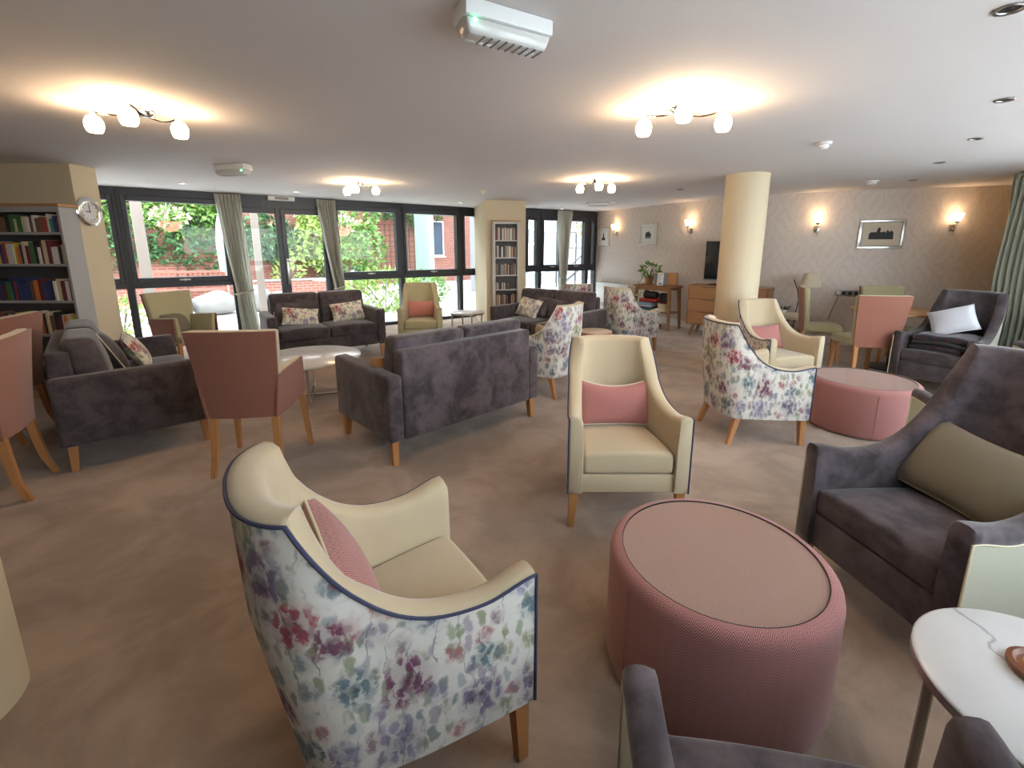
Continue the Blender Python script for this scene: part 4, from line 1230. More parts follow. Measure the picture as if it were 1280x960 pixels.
obj('pot', MB().lathe([(.0001, 0), (.045, 0), (.06, .06), (.055, .06), (.0001, .05)], 24, cap=False), M['white'], t)
pts = []
for k in range(26):
    a = r_.uniform(0, 2 * PI); pts.append(((.02 * math.cos(a), .02 * math.sin(a), .05), (math.cos(a), math.sin(a), r_.uniform(.2, .9))))
leaves('foliage', pts, M['leaf_dark'], t, .13, 9, 3.2)

# wall fittings
PS_ = [Vector(p) for p in PAPER_S]
def at_wall(x, y):
    best = None
    for i in range(len(PS_) - 1):
        a, b = PS_[i], PS_[i + 1]; d = b - a; k = max(0, min(1, (Vector((x, y)) - a).dot(d) / d.length_squared)); q = a + d * k
        e = (q - Vector((x, y))).length
        if best is None or e < best[0]: best = (e, q, math.atan2(d.y, d.x))
    return best[1], best[2]
def wall_light(label, x, y, z):
    q, a = at_wall(x, y)
    t = thing('wall_light', label, 'wall light', (q.x, q.y, z), a, 'lit wall lights on the patterned wallpaper')
    obj('wall_plate', MB().box(-.035, .035, -.016, -.001, -.16, -.06, r=.008, seg=2), M['steel'], t)
    obj('arm', MB().tube([(0, -.012, -.11), (0, -.06, -.135), (0, -.10, -.10), (0, -.10, -.035)], .007, 8), M['steel'], t)
    obj('stem', MB().tube([(0, -.10, -.04), (0, -.10, -.20)], .005, 6).ball((0, -.10, -.205), .009), M['steel'], t)
    obj('cup', MB().lathe([(.0001, -.045), (.022, -.042), (.03, -.02), (.024, -.02), (.0001, -.03)], 20, cap=False, mtx=Matrix.Translation((0, -.10, 0))), M['steel'], t)
    obj('glass_shade', MB().lathe([(.022, -.025), (.042, .0), (.054, .045), (.060, .085), (.055, .085), (.048, .045), (.018, -.015)], 24, cap=False, mtx=Matrix.Translation((0, -.10, 0))), M['sconce'], t)
    return t
Z0 = 1.5 + .884 * .46
wall_light('lit wall light between the two pictures nearest the garden windows', 2.36, 10.42, 1.92)
wall_light('lit wall light above the television', 3.33, 8.62, 1.92)
wall_light('lit wall light just right of the round column', 4.73, 7.22, 1.90)
wall_light('lit wall light right of the silver-framed picture, nearest the curtain', 6.27, 6.64, 1.89)

def picture(label, x, y, z, w, h, frame_w, frame_m, draw, bevelled=False, mount='paper_white'):
    q, a = at_wall(x, y)
    t = thing('framed_picture', label, 'picture', (q.x, q.y, z), a)
    f = MB()
    fw = frame_w
    for (x0, x1, z0, z1) in ((-w / 2, w / 2, h / 2 - fw, h / 2), (-w / 2, w / 2, -h / 2, -h / 2 + fw), (-w / 2, -w / 2 + fw, -h / 2 + fw, h / 2 - fw), (w / 2 - fw, w / 2, -h / 2 + fw, h / 2 - fw)):
        f.box(x0, x1, -.028, -.001, z0, z1, r=.005, seg=2)
    obj('frame', f, frame_m, t)
    obj('mount', MB().box(-w / 2 + fw, w / 2 - fw, -.014, -.008, -h / 2 + fw, h / 2 - fw), M[mount], t)
    b = MB(); k = .62 if bevelled else .60
    x1, z1 = w * .5 - fw - .045, h * .5 - fw - .05
    if not bevelled:
        for (xa, xb, za, zb) in ((-x1 - .004, x1 + .004, z1, z1 + .004), (-x1 - .004, x1 + .004, -z1 - .004, -z1), (-x1 - .004, -x1, -z1, z1), (x1, x1 + .004, -z1, z1)):
            b.box(xa, xb, -.0155, -.014, za, zb)
    else:
        for (xa, xb, za, zb) in ((-w / 2 + fw, w / 2 - fw, h / 2 - fw - .008, h / 2 - fw), (-w / 2 + fw, w / 2 - fw, -h / 2 + fw, -h / 2 + fw + .008), (-w / 2 + fw, -w / 2 + fw + .008, -h / 2 + fw, h / 2 - fw), (w / 2 - fw - .008, w / 2 - fw, -h / 2 + fw, h / 2 - fw)):
            b.box(xa, xb, -.0165, -.013, za, zb)
    obj('border_line', b, M['bk_grey'], t)
    p = MB()
    for poly in draw: p.add([(px, -.0150, pz) for px, pz in poly], [tuple(range(len(poly)))], None)
    obj('drawn_image', p, M['ink'], t, smooth=False)
    return t
def blob(cx, cz, rx, rz, n=26, seed=1, j=.25):
    r = random.Random(seed); return [(cx + rx * math.cos(2 * PI * k / n) * r.uniform(1 - j, 1 + j), cz + rz * math.sin(2 * PI * k / n) * r.uniform(1 - j, 1 + j)) for k in range(n)]
def rc(x0, x1, z0, z1): return [(x0, z0), (x1, z0), (x1, z1), (x0, z1)]
picture('small framed sketch of a spire nearest the garden windows', 2.15, 10.82, 1.755, .42, .43, .025, M['silver'], [rc(-.02, .02, -.07, .04), [(-.02, .04), (.02, .04), (0, .11)], rc(-.06, .06, -.08, -.02)])
picture('framed ink sketch of a dark tree clump in a pale frame above the bench', 2.82, 9.55, 1.775, .50, .44, .025, M['silver'], [blob(0, -.01, .085, .06, 30, 4), rc(-.09, .09, -.085, -.07)])
sil = [(-.15, -.075), (-.15, .005), (-.13, .03), (-.06, .03), (-.05, .085), (-.03, .10), (-.015, .085), (-.015, .03), (.02, .03), (.03, .045), (.05, .02), (.07, .06), (.10, .03), (.12, .055), (.145, .02), (.15, -.075)]
picture('silver-framed picture of a dark church tower on the right of the papered wall', 5.46, 6.87, 1.70, .565, .43, .042, M['silver'], [sil], True, 'mount_cream')

def socket(label, x, y, z, w, plugged=False):
    q, a = at_wall(x, y)
    t = thing('socket', label, 'socket', (q.x, q.y, z), a, 'steel wall sockets')
    obj('plate', MB().box(-w / 2, w / 2, -.010, -.0005, -.045, .045, r=.003, seg=1), M['steel'], t)
    s = MB()
    for k in ((-.25, .25) if w > .1 else (0,)): s.box(k * w - .022, k * w + .022, -.0115, -.009, -.025, .028, r=.002, seg=1)
    obj('insert', s, M['black'], t)
    if plugged:
        obj('plug', MB().box(-w / 4 - .028, -w / 4 + .028, -.045, -.010, -.028, .03, r=.008, seg=2), M['plastic'], t)
        obj('flex', MB().tube([(-w / 4, -.03, -.03), (-w / 4 - .01, -.035, -.12), (-w / 4 - .05, -.03, -.25), (-w / 4 - .08, -.02, -.42)], .005, 6), M['bk_black'], t)
    return t
socket('left steel double socket with a white plug and flex on the papered wall', 5.11, 7.03, .815, .15, True)
socket('right steel double socket beside the plugged one', 5.25, 6.97, .815, .15)
socket('low steel socket near the skirting behind the dining chairs', 5.36, 6.92, .42, .09)

q, a = at_wall(2.37, 10.40)
t = thing('radiator', 'long white wall heater with a grey top grille below the pictures', 'radiator', (q.x, q.y, .25), a)
obj('casing', MB().box(-.55, .55, -.12, -.012, 0, .46, r=.012, seg=2), M['white'], t)
g = MB()
for k in range(24): g.box(-.53 + k * .0445, -.53 + k * .0445 + .032, -.11, -.03, .461, .472)
obj('grille', g, M['steel'], t)

# ------------------------------------------------------------------ clock on the end of the left wall
t = thing('wall_clock', 'round silver wall clock on the end of the left wall', 'clock', (-4.478, 4.955, 1.875), R(90))
mx = Matrix.Rotation(R(90), 4, 'X')
obj('rim', MB().lathe([(.095, .002), (.145, .002), (.150, .010), (.138, .020), (.110, .024), (.095, .018), (.092, .010)], 56, cap=False, mtx=mx), M['chrome'], t)
obj('face', MB().lathe([(.0001, .006), (.096, .006), (.096, .011), (.0001, .011)], 48, cap=False, mtx=mx), M['paper_white'], t)
h = MB().box(-.004, .004, -.015, -.013, -.01, .072).box(-.048, .008, -.017, -.015, -.004, .004)
for k in range(12):
    h.box(-.003, .003, -.0135, -.0115, .076, .088, mtx=Matrix.Rotation(2 * PI * k / 12, 4, 'Y'))
obj('hands_and_marks', h, M['bk_black'], t)

# ------------------------------------------------------------------ curtains
def curtain(label, base, d, n, ang, s_top, s_tie, s_bot, z_tie, depth=.12, off=-.16, pleats=7, name='curtain', mat='curtain', zt=CEIL - .02, tie=True):
    t = thing(name, label, 'curtain', (*(base + n * off), 0), ang, 'pale sage curtains')
    def ctr(z):
        # interpolates left and right edges down the drop
        if z > z_tie: k = ((zt - z) / (zt - z_tie)); k = k ** 1.25; A, B = s_top, s_tie
        else: k = (z_tie - z) / z_tie; k = smooth01(k) ; A, B = s_tie, s_bot
        return A[0] + (B[0] - A[0]) * k, A[1] + (B[1] - A[1]) * k
    def f(u, v):
        z = zt - .10 - (zt - .115) * v
        a, b = ctr(z)
        fold = math.sin(u * pleats * 2 * PI + .5 * math.sin(v * 5))
        amp = depth * .5 * (.55 + .45 * (1 - abs(z - z_tie) / zt))
        return (a + (b - a) * u + .006 * math.sin(u * 31 + v * 4), amp * fold * .75 + .012 * math.sin(v * 9 + u * 6), z)
    obj('drape', slab(f, 84, 26, (0, .006, 0)), M[mat], t, sharp=80)
    def g(u, v):
        a, b = s_top
        return (a + (b - a) * u, .5 * depth * .55 * math.sin(u * pleats * 2 * PI) * (.4 + .6 * v), zt - .11 * v)
    obj('heading', slab(g, 84, 4, (0, .008, 0)), M[mat], t, sharp=80)
    if tie:
        a, b = ctr(z_tie)
        c = (a + b) / 2; w = (b - a) / 2 + .012
        p = [(c + w * math.cos(2 * PI * k / 24), .062 * math.sin(2 * PI * k / 24), z_tie + .03 * math.cos(2 * PI * k / 24)) for k in range(24)]
        obj('tieback', MB().tube(p, .014, 6, close=True), M['curtain'], t)
    return t
curtain('pale sage curtain left of the terrace doors', WA, WD, WN, WANG, (1.36, 1.71), (1.50, 1.74), (1.53, 1.79), .80)
curtain('pale sage curtain right of the terrace doors', WA, WD, WN, WANG, (2.83, 3.15), (3.04, 3.20), (3.02, 3.24), .80)
curtain('pale sage curtain in the small bay right of the pier', VA, VD, VN, VANG, (1.36, 1.76), (1.46, 1.60), (1.38, 1.66), .85)
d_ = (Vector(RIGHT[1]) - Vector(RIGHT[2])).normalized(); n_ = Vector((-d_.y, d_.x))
t = curtain('long green-grey curtain at the right edge beside the papered wall', Vector(RIGHT[1]), -d_, n_, math.atan2(-d_.y, -d_.x), (.02, 1.12), (.03, 1.10), (.03, 1.10), 1.1, off=.15, pleats=17, tie=False, mat='curtain_dimmed')

# folded tartan blankets on the far grey armchair
for k, (nm, hz, sx, sy, ox) in enumerate((('lowest', .442, .46, .42, .0), ('second', .497, .47, .43, -.01), ('topmost', .550, .48, .42, -.02))):
    m_ = M['tartan'] if k != 1 else M['bk_black']
    r_b = random.Random(k)
    def fold(p): return (p.x + .012 * math.sin(p.y * 17 + k), p.y, p.z - .02 * abs(p.x / .24) ** 3 + .006 * math.sin(p.x * 21 + k * 2) * (p.z > .03))
    o = obj('blanket', MB().box(-sx / 2, sx / 2, -sy / 2, sy / 2, .012, .068, r=.027, seg=4, cuts=(8, 6, 0), fn=fold), m_)
    p = xf(P_G, (ox, .06, hz)); o.location = p; o.rotation_euler = (0, 0, P_G[2] + .05 * (k - 1.5))
    tag(o, 'folded %s blanket, %s of the pile on the far grey armchair' % ('dark tartan' if k != 1 else 'black', nm), 'blanket', 'folded blankets')

# ------------------------------------------------------------------ ceiling fittings
def ceiling_lamp(label, x, y, arms, scale=1.0):
    t = thing('ceiling_light', label, 'ceiling light', (x, y, CEIL), 0, 'three-arm chrome ceiling lights')
    obj('ceiling_plate', MB().lathe([(.0001, -.001), (.06, -.001), (.06, -.02), (.05, -.032), (.02, -.045), (.0001, -.045)], 32, cap=False), M['chrome'], t)
    for (dx, dy) in arms:
        l = math.hypot(dx, dy); ux, uy = dx / l, dy / l
        pts = []
        for k in range(9):
            u = k / 8
            bend = .035 * math.sin(u * PI)
            pts.append((dx * u - uy * bend, dy * u + ux * bend, -.035 - .018 * math.sin(u * PI)))
        a = obj('arm', MB().tube(pts, .007, 8), M['chrome'], t)
        obj('lamp_holder', MB().lathe([(.0001, -.022), (.012, -.022), (.015, -.05), (.022, -.062), (.0001, -.062)], 20, cap=False, mtx=Matrix.Translation((dx, dy, 0))), M['chrome'], a)
        obj('glass_globe', MB().lathe([(.016, -.058), (.034, -.070), (.046, -.095), (.047, -.118), (.041, -.142), (.033, -.154), (.0001, -.156)], 28, cap=False, mtx=Matrix.Translation((dx, dy, 0))), M['lamp'], t)
    return t
LAMPS = [((-2.28, 3.03), [(-.24, -.10), (.10, -.26), (.17, .05)], 'three-arm ceiling light at upper left, nearest the camera on that side'),
         ((1.02, 2.96), [(-.07, -.26), (-.20, .06), (.24, -.06)], 'three-arm ceiling light at upper right, nearest the camera on that side'),
         ((-1.97, 6.20), [(-.20, .02), (-.01, -.22), (.19, -.02)], 'three-arm ceiling light far back near the terrace doors'),
         ((1.05, 5.92), [(-.19, .06), (.00, -.20), (.20, .02)], 'three-arm ceiling light far back near the narrow pier')]
for (x, y), arms, lab in LAMPS: ceiling_lamp(lab, x, y, arms)

def emergency(label, x, y, rot, L, led=True, ls=-1):
    t = thing('emergency_light', label, 'emergency light', (x, y, CEIL), rot, 'emergency lights on the ceiling')
    obj('body', MB().box(-L / 2, L / 2, -.06, .06, -.055, -.001, r=.006, seg=2), M['plastic'], t)
    d = MB().box(-L / 2 + .004, L / 2 - .004, -.052, .052, -.105, -.0555, r=.012, seg=2, fn=lambda p: (p.x * (1 - .10 * max(0, -.06 - p.z) / .045), p.y * (1 - .25 * max(0, -.06 - p.z) / .045), p.z))
    dd = obj('diffuser', d, M['diffuser'], t)
    r = MB()
    for k in range(9): r.box(-L * .28 + k * L * .085, -L * .28 + k * L * .085 + .006, -.036, .036, -.1075, -.104)
    obj('rib', r, M['bk_grey'], dd)
    if led: obj('indicator', MB().ball((ls * (L / 2 - .035), -.055, -.068), .007), M['led'], t)
    return t
emergency('large white emergency light on the ceiling at the top of the picture, green dot lit', -.03, 1.865, R(30), .36)
emergency('white emergency light on the ceiling above the left garden window', -2.88, 4.92, R(-14), .38, ls=1)
t = thing('closer_box', 'white sensor box above the terrace doors', 'sensor box', (*(on_wall(2.30, -.10)), CEIL), WANG)
obj('body', MB().box(-.20, .20, -.06, .03, -.075, -.001, r=.01, seg=2), M['plastic'], t)
obj('lens', MB().box(-.10, .10, -.064, -.058, -.06, -.02, r=.003, seg=1), M['bk_grey'], t)

def detector(label, x, y, r=.055, mat='plastic', group=None):
    t = thing('smoke_detector', label, 'smoke detector', (x, y, CEIL), 0, group)
    obj('base', MB().lathe([(.0001, -.001), (r, -.001), (r, -.018), (r * .8, -.024), (.0001, -.024)], 28, cap=False), M[mat], t)
    obj('sensor_head', MB().lathe([(r * .62, -.022), (r * .70, -.036), (r * .45, -.052), (.0001, -.055)], 24, cap=False), M[mat], t)
    return t
detector('white smoke detector on the ceiling before the round column', 2.53, 3.91)
detector('white domed detector on the ceiling above the silver-framed picture', 4.59, 6.05, .075)
detector('small pinkish detector on the ceiling in front of the pier', -.43, 7.03, .04, 'mount_cream')
t = thing('ceiling_vent', 'grey rectangular vent on the ceiling right of the pier', 'vent', (1.61, 8.84, CEIL), R(5))
obj('body', MB().box(-.20, .20, -.07, .07, -.06, -.001, r=.01, seg=2), M['plastic'], t)
g = MB()
for k in range(6): g.box(-.17 + k * .06, -.13 + k * .06, -.055, .055, -.063, -.058)
obj('slats', g, M['bk_grey'], t)
detector('tiny white sensor on the ceiling beside the vent', 1.90, 8.84, .035)

def downlight(label, x, y, lit, group):
    t = thing('downlight', label, 'downlight', (x, y, CEIL), 0, group)
    obj('ring', MB().lathe([(.034, -.001), (.046, -.001), (.047, -.005), (.043, -.009), (.034, -.006), (.032, -.001)], 32, cap=False), M['plastic' if lit else 'steel'], t)
    obj('bulb', MB().lathe([(.0001, -.002), (.033, -.002)], 28, cap=False), M['spot_on' if lit else 'black'], t)
for k, (x, y) in enumerate([(1.78, 1.82), (2.84, 2.83), (3.63, 3.78), (4.28, 4.79), (5.05, 5.98)]):
    downlight('unlit recessed downlight, %s along the right-hand ceiling row from the camera' % ORD[k], x, y, False, 'unlit downlights on the right')
for k, (x, y) in enumerate([(-4.36, 6.27), (-3.28, 7.18), (-.98, 8.84), (1.10, 10.3)]):
    downlight('small lit downlight near the garden windows, %s from the left' % ORD[k], x, y, True, 'lit downlights by the windows')
downlight('unlit recessed downlight on the ceiling just behind the round column', 2.45, 6.9, False, 'unlit downlights on the right')

# ------------------------------------------------------------------ outside
def out(s, n, z=0.0):
    p = on_wall(s, n); return Vector((p.x, p.y, z))
g = MB(); pts = [out(-30, .05, -.03), out(9, .05, -.03), out(30, 14, -.03), out(30, 30, -.03), out(-30, 30, -.03)]
struct('terrace', g.add(pts, [tuple(range(5))]), M['paving'])
g = MB(); g.add([(1.9, .0, -.03), (7.0, 6.4, -.03), (9.5, 9.5, -.03), (30, 9.5, -.03), (30, -12, -.03), (1.9, -12, -.03)], [tuple(range(6))])
struct('garden_ground_right', g, M['paving'])
GN = 7.0
b1 = wall_mb([tuple(on_wall(-14, GN)), tuple(on_wall(5.9, GN))], -.03, 4.3, .3, 1)
struct('wall_garden', b1, M['brick'])
b2 = wall_mb([tuple(on_wall(5.9, GN)), tuple(on_wall(5.9, GN + 3.5)), tuple(on_wall(13, GN + 3.5))], -.03, 4.6, .3, 1)
struct('wall_courtyard', b2, M['brick'])
b3 = wall_mb([tuple(on_wall(9.2, 5.0)), tuple(on_wall(24, 9.5))], -.03, 6.0, .3, 1)
struct('wall_neighbour', b3, M['render'])

def ivy(label, s, n, z, rs, rz, count, mat, seed, size=.13, cat='climbing plant', name='climbing_plant', thick=.28):
    t = thing(name, label, cat, out(s, n, 0), WANG)
    r = random.Random(seed)
    pts = []
    for _ in range(count):
        a = r.uniform(0, 2 * PI); k = math.sqrt(r.random())
        x = rs * k * math.cos(a) * (1 + .25 * math.sin(a * 5 + seed)); zz = z + rz * k * math.sin(a) * (1 + .2 * math.sin(a * 4))
        if zz < .05: zz = r.uniform(.05, z)
        pts.append(((x, -r.uniform(.02, thick) * (1.15 - k * .6), zz), (r.uniform(-1, 1), r.uniform(-1.2, -.1), r.uniform(-.8, .8))))
    leaves('foliage', pts, mat, t, size, seed)
    obj('stem', MB().tube([(0, -.03, 0), (.05, -.05, z * .5), (-.05, -.04, z), (.1, -.03, z + rz * .6)], .02, 6).tube([(0, -.03, z * .4), (.25 * rs, -.04, z), (.5 * rs, -.03, z + rz * .4)], .014, 6), M['bark'], t)
    return t
ivy('dark climbing ivy on the garden wall at the far left', -2.1, GN, 2.0, 1.9, 1.7, 2600, M['leaf_dark'], 11, .20)
ivy('bright climbing plant along the top of the brick wall behind the left window', .7, GN, 2.75, 1.9, .85, 2000, M['leaf'], 12, .20)
ivy('dark ivy hanging on the brick wall behind the left window', .9, GN, 1.75, 1.5, .85, 1000, M['leaf_dark'], 13, .19, thick=.18)
ivy('round dark shrub on the brick wall seen through the left door', 3.05, GN - .1, 1.75, .80, .75, 1200, M['leaf_dark'], 14, .17, thick=.5)
ivy('tall lime green climber seen through the right door', 4.6, GN - .2, 2.1, 1.0, 1.6, 2200, M['leaf_lime'], 15, .19, thick=.5)
ivy('leafy climber at the left edge of the middle garden window', 5.75, GN - .6, 1.8, .6, 1.5, 1200, M['leaf'], 16, .18, thick=.4)
ivy('green climber hanging over the top of the far brick wall', 8.9, GN + 3.4, 3.2, 1.9, .7, 1500, M['leaf_dark'], 17, .17, thick=.4)

def bush(label, s, n, rx, ry, rz, count, mat, seed, size=.12):
    t = thing('bush', label, 'bush', out(s, n, -.03), WANG)
    r = random.Random(seed)
    pts = [(p, d) for p, d in clump(count, (0, 0, rz * .9), rx, ry, rz, r, .6) if p.z > .02]
    leaves('foliage', pts, mat, t, size, seed)
    s_ = MB()
    for k in range(5): s_.tube([(0, 0, 0), (rx * .4 * math.cos(k * 1.3), ry * .4 * math.sin(k * 1.3), rz * .7), (rx * .7 * math.cos(k * 1.3), ry * .7 * math.sin(k * 1.3), rz * 1.2)], .012, 6)
    obj('stem', s_, M['bark'], t)
    return t
bush('big bright green bush outside the middle garden window', 4.75, 2.0, 1.0, .6, .55, 1500, M['leaf_lime'], 21, .12)
bush('green bush outside right of the bright one', 6.1, 2.6, .65, .5, .48, 800, M['leaf'], 22, .12)
bush('low shrub with pale leaves behind the left glazed door', 3.4, 6.2, .45, .4, .65, 260, M['leaf_lime'], 23, .14)
bush('dark shrub under the climber seen through the right door', 4.9, 6.2, .7, .5, .55, 380, M['leaf_dark'], 24, .13)
bush('yellow-green plant outside the lower left corner window', -.15, 1.9, .35, .35, .35, 220, M['leaf_lime'], 25, .11)

def boulder(label, s, n, rx, ry, rz, seed):
    r = random.Random(seed); mb = MB().ball((0, 0, rz * .8), rx, ry, rz, 18, 12)
    ph = [r.uniform(0, 6) for _ in range(4)]
    mb.v = [Vector((v.x * (1 + .12 * math.sin(v.y * 9 + ph[0])), v.y * (1 + .12 * math.sin(v.z * 8 + ph[1])), max(0, v.z + .04 * math.sin(v.x * 8 + ph[2])))) for v in mb.v]
    o = obj('boulder', mb, M['stone']); o.location = out(s, n, -.03); o.rotation_euler = (0, 0, ph[3])
    return tag(o, label, 'boulder', 'pale boulders on the terrace')
boulder('pale boulder on the terrace behind the carver chair, leftmost', .55, 3.6, .42, .34, .30, 1)
boulder('broad pale boulder on the terrace left of the curtain', 1.35, 3.9, .50, .36, .30, 2)
boulder('pale boulder on the terrace partly behind the left curtain', 2.2, 4.0, .38, .36, .34, 3)
boulder('small pale boulder seen at the foot of the left door', 2.75, 3.7, .32, .30, .26, 4)

def garden_bench(label, s, n, w):
    t = thing('garden_bench', label, 'bench', out(s, n, -.03), WANG, 'reddish wooden garden benches')
    for k in range(3): obj('seat_slat', MB().box(-w / 2, w / 2, -.28 + k * .16, -.15 + k * .16, .42, .445, r=.004, seg=1), M['teak'], t)
    obj('top_rail', MB().box(-w / 2, w / 2, .22, .26, .86, .93, r=.006, seg=1), M['teak'], t)
    obj('lower_rail', MB().box(-w / 2, w / 2, .22, .26, .50, .55, r=.006, seg=1), M['teak'], t)
    nsl = int(w / .11)
    for k in range(nsl): obj('back_slat', MB().box(-w / 2 + .05 + k * (w - .1) / (nsl - 1) - .022, -w / 2 + .05 + k * (w - .1) / (nsl - 1) + .022, .228, .25, .54, .87), M['teak'], t)
    for x in (-w / 2 + .03, w / 2 - .03):
        obj('leg', MB().box(x - .03, x + .03, .21, .27, 0, .93, r=.004, seg=1), M['teak'], t); obj('leg', MB().box(x - .03, x + .03, -.28, -.22, 0, .64, r=.004, seg=1), M['teak'], t)
        obj('armrest', MB().box(x - .035, x + .035, -.30, .22, .62, .65, r=.006, seg=1), M['teak'], t)
garden_bench('reddish wooden garden bench in front of the brick wall behind the left window', .95, 6.2, 1.8)
garden_bench('reddish wooden garden bench at the far left of the terrace', -1.6, 5.2, 1.7)

t = thing('timber_post', 'pale timber post standing outside the left window', 'post', out(.25, 3.0, -.03), WANG)
obj('shaft', MB().box(-.09, .09, -.09, .09, 0, 3.2, r=.008, seg=1), M['timber'], t)
obj('foot_plate', MB().box(-.13, .13, -.13, .13, 0, .03), M['steel'], t)
t = thing('timber_post', 'pale timber post standing outside the left door', 'post', out(2.25, 3.0, -.03), WANG)
obj('shaft', MB().box(-.07, .07, -.07, .07, 0, 3.2, r=.008, seg=1), M['timber'], t)
obj('foot_plate', MB().box(-.11, .11, -.11, .11, 0, .03), M['steel'], t)
t = thing('parasol', 'folded pale blue parasol on a pole outside the left window', 'parasol', out(1.72, 4.6, -.03), WANG)
obj('pole', MB().tube([(0, 0, .05), (0, 0, 2.45)], .022, 10), M['steel'], t)
obj('folded_canopy', MB().lathe([(.03, 2.4), (.10, 2.1), (.15, 1.6), (.13, 1.0), (.10, .95), (.03, 1.0)], 14, cap=False), M['pale_cloth'], t)
obj('base', MB().lathe([(.0001, 0), (.25, 0), (.25, .05), (.04, .08), (.0001, .08)], 24, cap=False), M['stone'], t)
t = thing('planter', 'low red brick planter behind the terrace doors', 'planter', out(3.4, 5.6, -.03), WANG)
obj('brick_surround', MB().box(-1.0, 1.5, -.22, -.02, 0, .62).box(-1.0, -.8, -.02, .9, 0, .62).box(1.3, 1.5, -.02, .9, 0, .62), M['brick'], t)
obj('soil', MB().box(-.8, 1.3, -.02, .9, 0, .50), M['bark'], t)
obj('coping', MB().box(-1.03, 1.53, -.25, .01, .62, .67, r=.008, seg=1), M['stone'], t)

def patio_set(s, n, which):
    t = thing('garden_table', 'small pale garden table outside the %s' % which, 'table', out(s, n, -.03), WANG)
    obj('tabletop', round_top(.38, .70, .725, 40), M['white'], t)
    obj('pedestal', MB().tube([(0, 0, 0), (0, 0, .70)], .03, 10).lathe([(.0001, 0), (.22, 0), (.22, .02), (.0001, .02)], 24, cap=False), M['steel'], t)
patio_set(3.95, 4.0, 'right terrace door')
patio_set(7.25, 4.5, 'right-hand garden window')
def patio_chair(label, s, n, rot):
    t = thing('garden_chair', label, 'chair', out(s, n, -.03), WANG + rot, 'dark garden chairs')
    obj('seat', MB().box(-.22, .22, -.21, .22, .42, .45, r=.008, seg=1), M['bk_grey'], t)
    obj('backrest', slab(lambda u, v: ((u - .5) * .44, -.20 - .10 * v, .46 + .46 * v), 6, 4, (0, .02, 0)), M['bk_grey'], t)
    for x in (-.2, .2):
        for y in (-.19, .2): obj('leg', MB().tube([(x, y, .43), (x * 1.1, y * 1.1, 0)], .014, 8), M['steel'], t)
patio_chair('dark garden chair outside, left of the pale table by the green column', 6.4, 4.4, R(-80))
patio_chair('dark garden chair outside, right of the pale table by the green column', 8.0, 4.7, R(70))
patio_chair('dark garden chair outside beside the terrace door table', 4.5, 4.6, R(60))

def basket(label, s, n, z, seed, crook=False):
    t = thing('hanging_basket', label, 'hanging basket', out(s, n, z), WANG, 'hanging baskets')
    obj('bowl', MB().lathe([(.0001, -.20), (.10, -.18), (.18, -.08), (.20, 0), (.19, 0), (.0001, -.02)], 24, cap=False), M['terrapot'], t)
    ch = MB()
    for k in range(3): ch.tube([(.19 * math.cos(k * 2.1), .19 * math.sin(k * 2.1), 0), (0, 0, .45)], .005, 5)
    if crook: obj('pole', MB().tube([(.34, 0, -z - .03), (.34, 0, .42), (.30, 0, .56), (.17, 0, .62), (.04, 0, .56), (0, 0, .44)], .014, 8), M['black'], t)
    else: ch.tube([(0, 0, .45), (0, 0, 3.19 - z)], .006, 5)
    obj('chain', ch, M['steel'], t)
    r = random.Random(seed)
    leaves('foliage', clump(160, (0, 0, .06), .27, .27, .20, r), M['leaf'], t, .10, seed)
    leaves('flowers', clump(70, (0, 0, .08), .30, .30, .20, r, .85), M['petal'], t, .085, seed + 1, 1.1)
t = thing('pergola', 'pale timber pergola beam over the terrace outside the windows', 'pergola', out(2.5, 3.0, 3.17), WANG)
obj('beam', MB().box(-4.5, 4.5, -.07, .07, 0, .18), M['timber'], t)
for x in (-4.2, -2.2, -.2, 1.8, 3.6): obj('rafter', MB().box(x - .04, x + .04, -2.9, .3, .181, .30), M['timber'], t)
basket('hanging flower basket outside near the top of the left window', .75, 3.0, 2.02, 31)
basket('hanging flower basket outside the middle garden window', 4.15, 3.0, 1.98, 32)
o = obj('garden_column', MB().lathe([(.27, 0), (.27, 4.2)], 48, cap=True), M['celadon'])
o.location = out(6.66, 3.75, -.03); o['kind'] = 'structure'
t = thing('trellis', 'square-mesh dark trellis fixed to the far brick wall', 'trellis', out(8.2, GN + 3.44, .2), WANG)
g = MB()
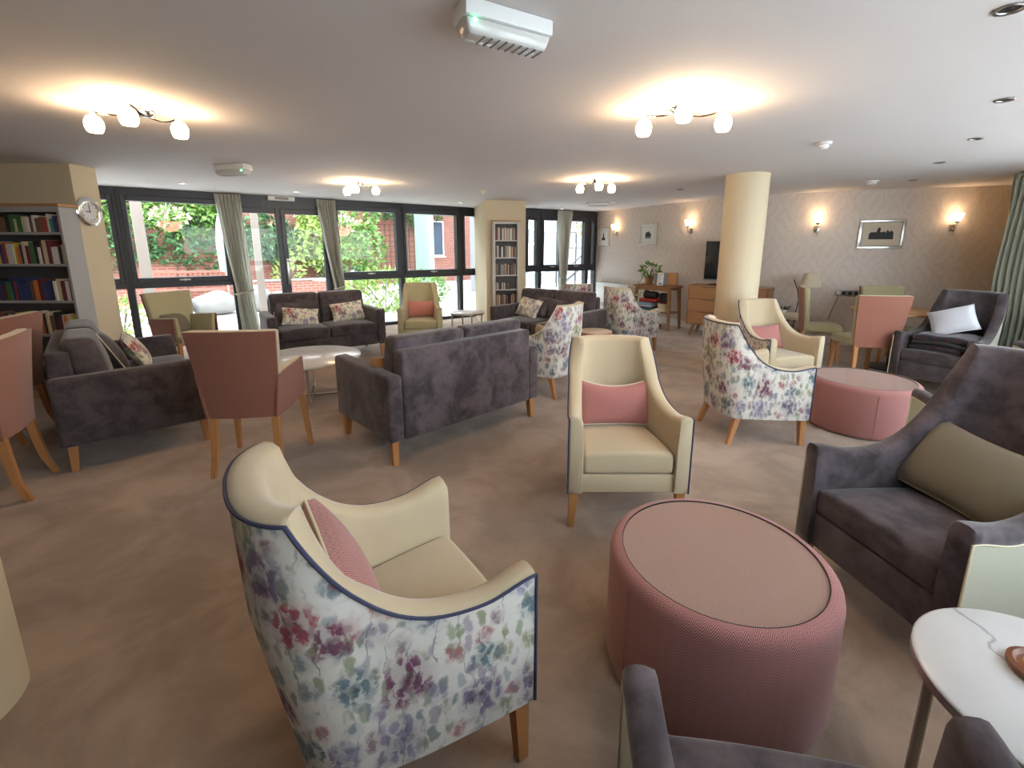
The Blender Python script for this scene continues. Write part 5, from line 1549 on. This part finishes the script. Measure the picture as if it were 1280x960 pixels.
for k in range(13): g.box(-1.3 + k * .215, -1.3 + k * .215 + .025, -.05, -.02, 0, 2.3)
obj('uprights', g, M['bark'], t)
g = MB()
for k in range(11): g.box(-1.31, 1.31, -.03, -.005, k * .225, k * .225 + .025)
obj('rails', g, M['bark'], t)
t = struct_empty('window_30', out(10.35, GN + 3.5, 1.15), WANG)
obj('window_frame', MB().box(-.42, .42, -.06, .02, -.02, 1.55).box(-.5, .5, -.09, .0, -.08, -.02), M['white'], t)
obj('pane', MB().box(-.36, .36, -.075, -.055, .04, 1.49), M['window_dark'], t)
t = thing('drainpipe', 'dark drainpipe on the corner of the brick wall', 'drainpipe', out(6.15, GN + 3.40, 0), WANG)
obj('pipe', MB().tube([(0, -.06, 0), (0, -.06, 4.4)], .05, 10), M['window_dark'], t)
t = thing('fire_stair', 'black metal stair and landing rail outside the small bay', 'stair', (3.3, 18.5, 0), VANG)
g = MB()
for x in (-1.8, -.9, 0, .9): g.tube([(x, 0, 0), (x, 0, 3.1)], .035, 8)
obj('post', g, M['black'], t)
g = MB()
for z in (1.5, 2.1, 2.7): g.tube([(-1.8, 0, z), (.9, 0, z)], .025, 8)
g.tube([(-1.6, .1, .4), (1.6, .1, 2.8)], .03, 8).tube([(-1.6, .1, -.1 + .1), (1.6, .1, 2.2)], .04, 8)
obj('handrail', g, M['black'], t)
basket('dark hanging basket outside the small bay right of the pier', 10.6, 1.1, 1.98, 33, True)

nd = Vector((9.3, 12.3)).normalized(); NA = Vector((-1.2, 16.0))
for k, (a, z) in enumerate(((3.6, 2.2), (5.4, 2.2), (7.2, 2.2), (3.6, .5), (7.2, .5))):
    p = NA + nd * a + Vector((nd.y, -nd.x)) * .03
    e = struct_empty('window_%d' % (31 + k), (p.x, p.y, z), math.atan2(nd.y, nd.x))
    obj('window_frame', MB().box(-.55, .55, -.05, .02, 0, 1.2), M['white'], e)
    obj('pane', MB().box(-.48, -.02, -.06, -.045, .07, 1.13).box(.02, .48, -.06, -.045, .07, 1.13), M['window_dark'], e)
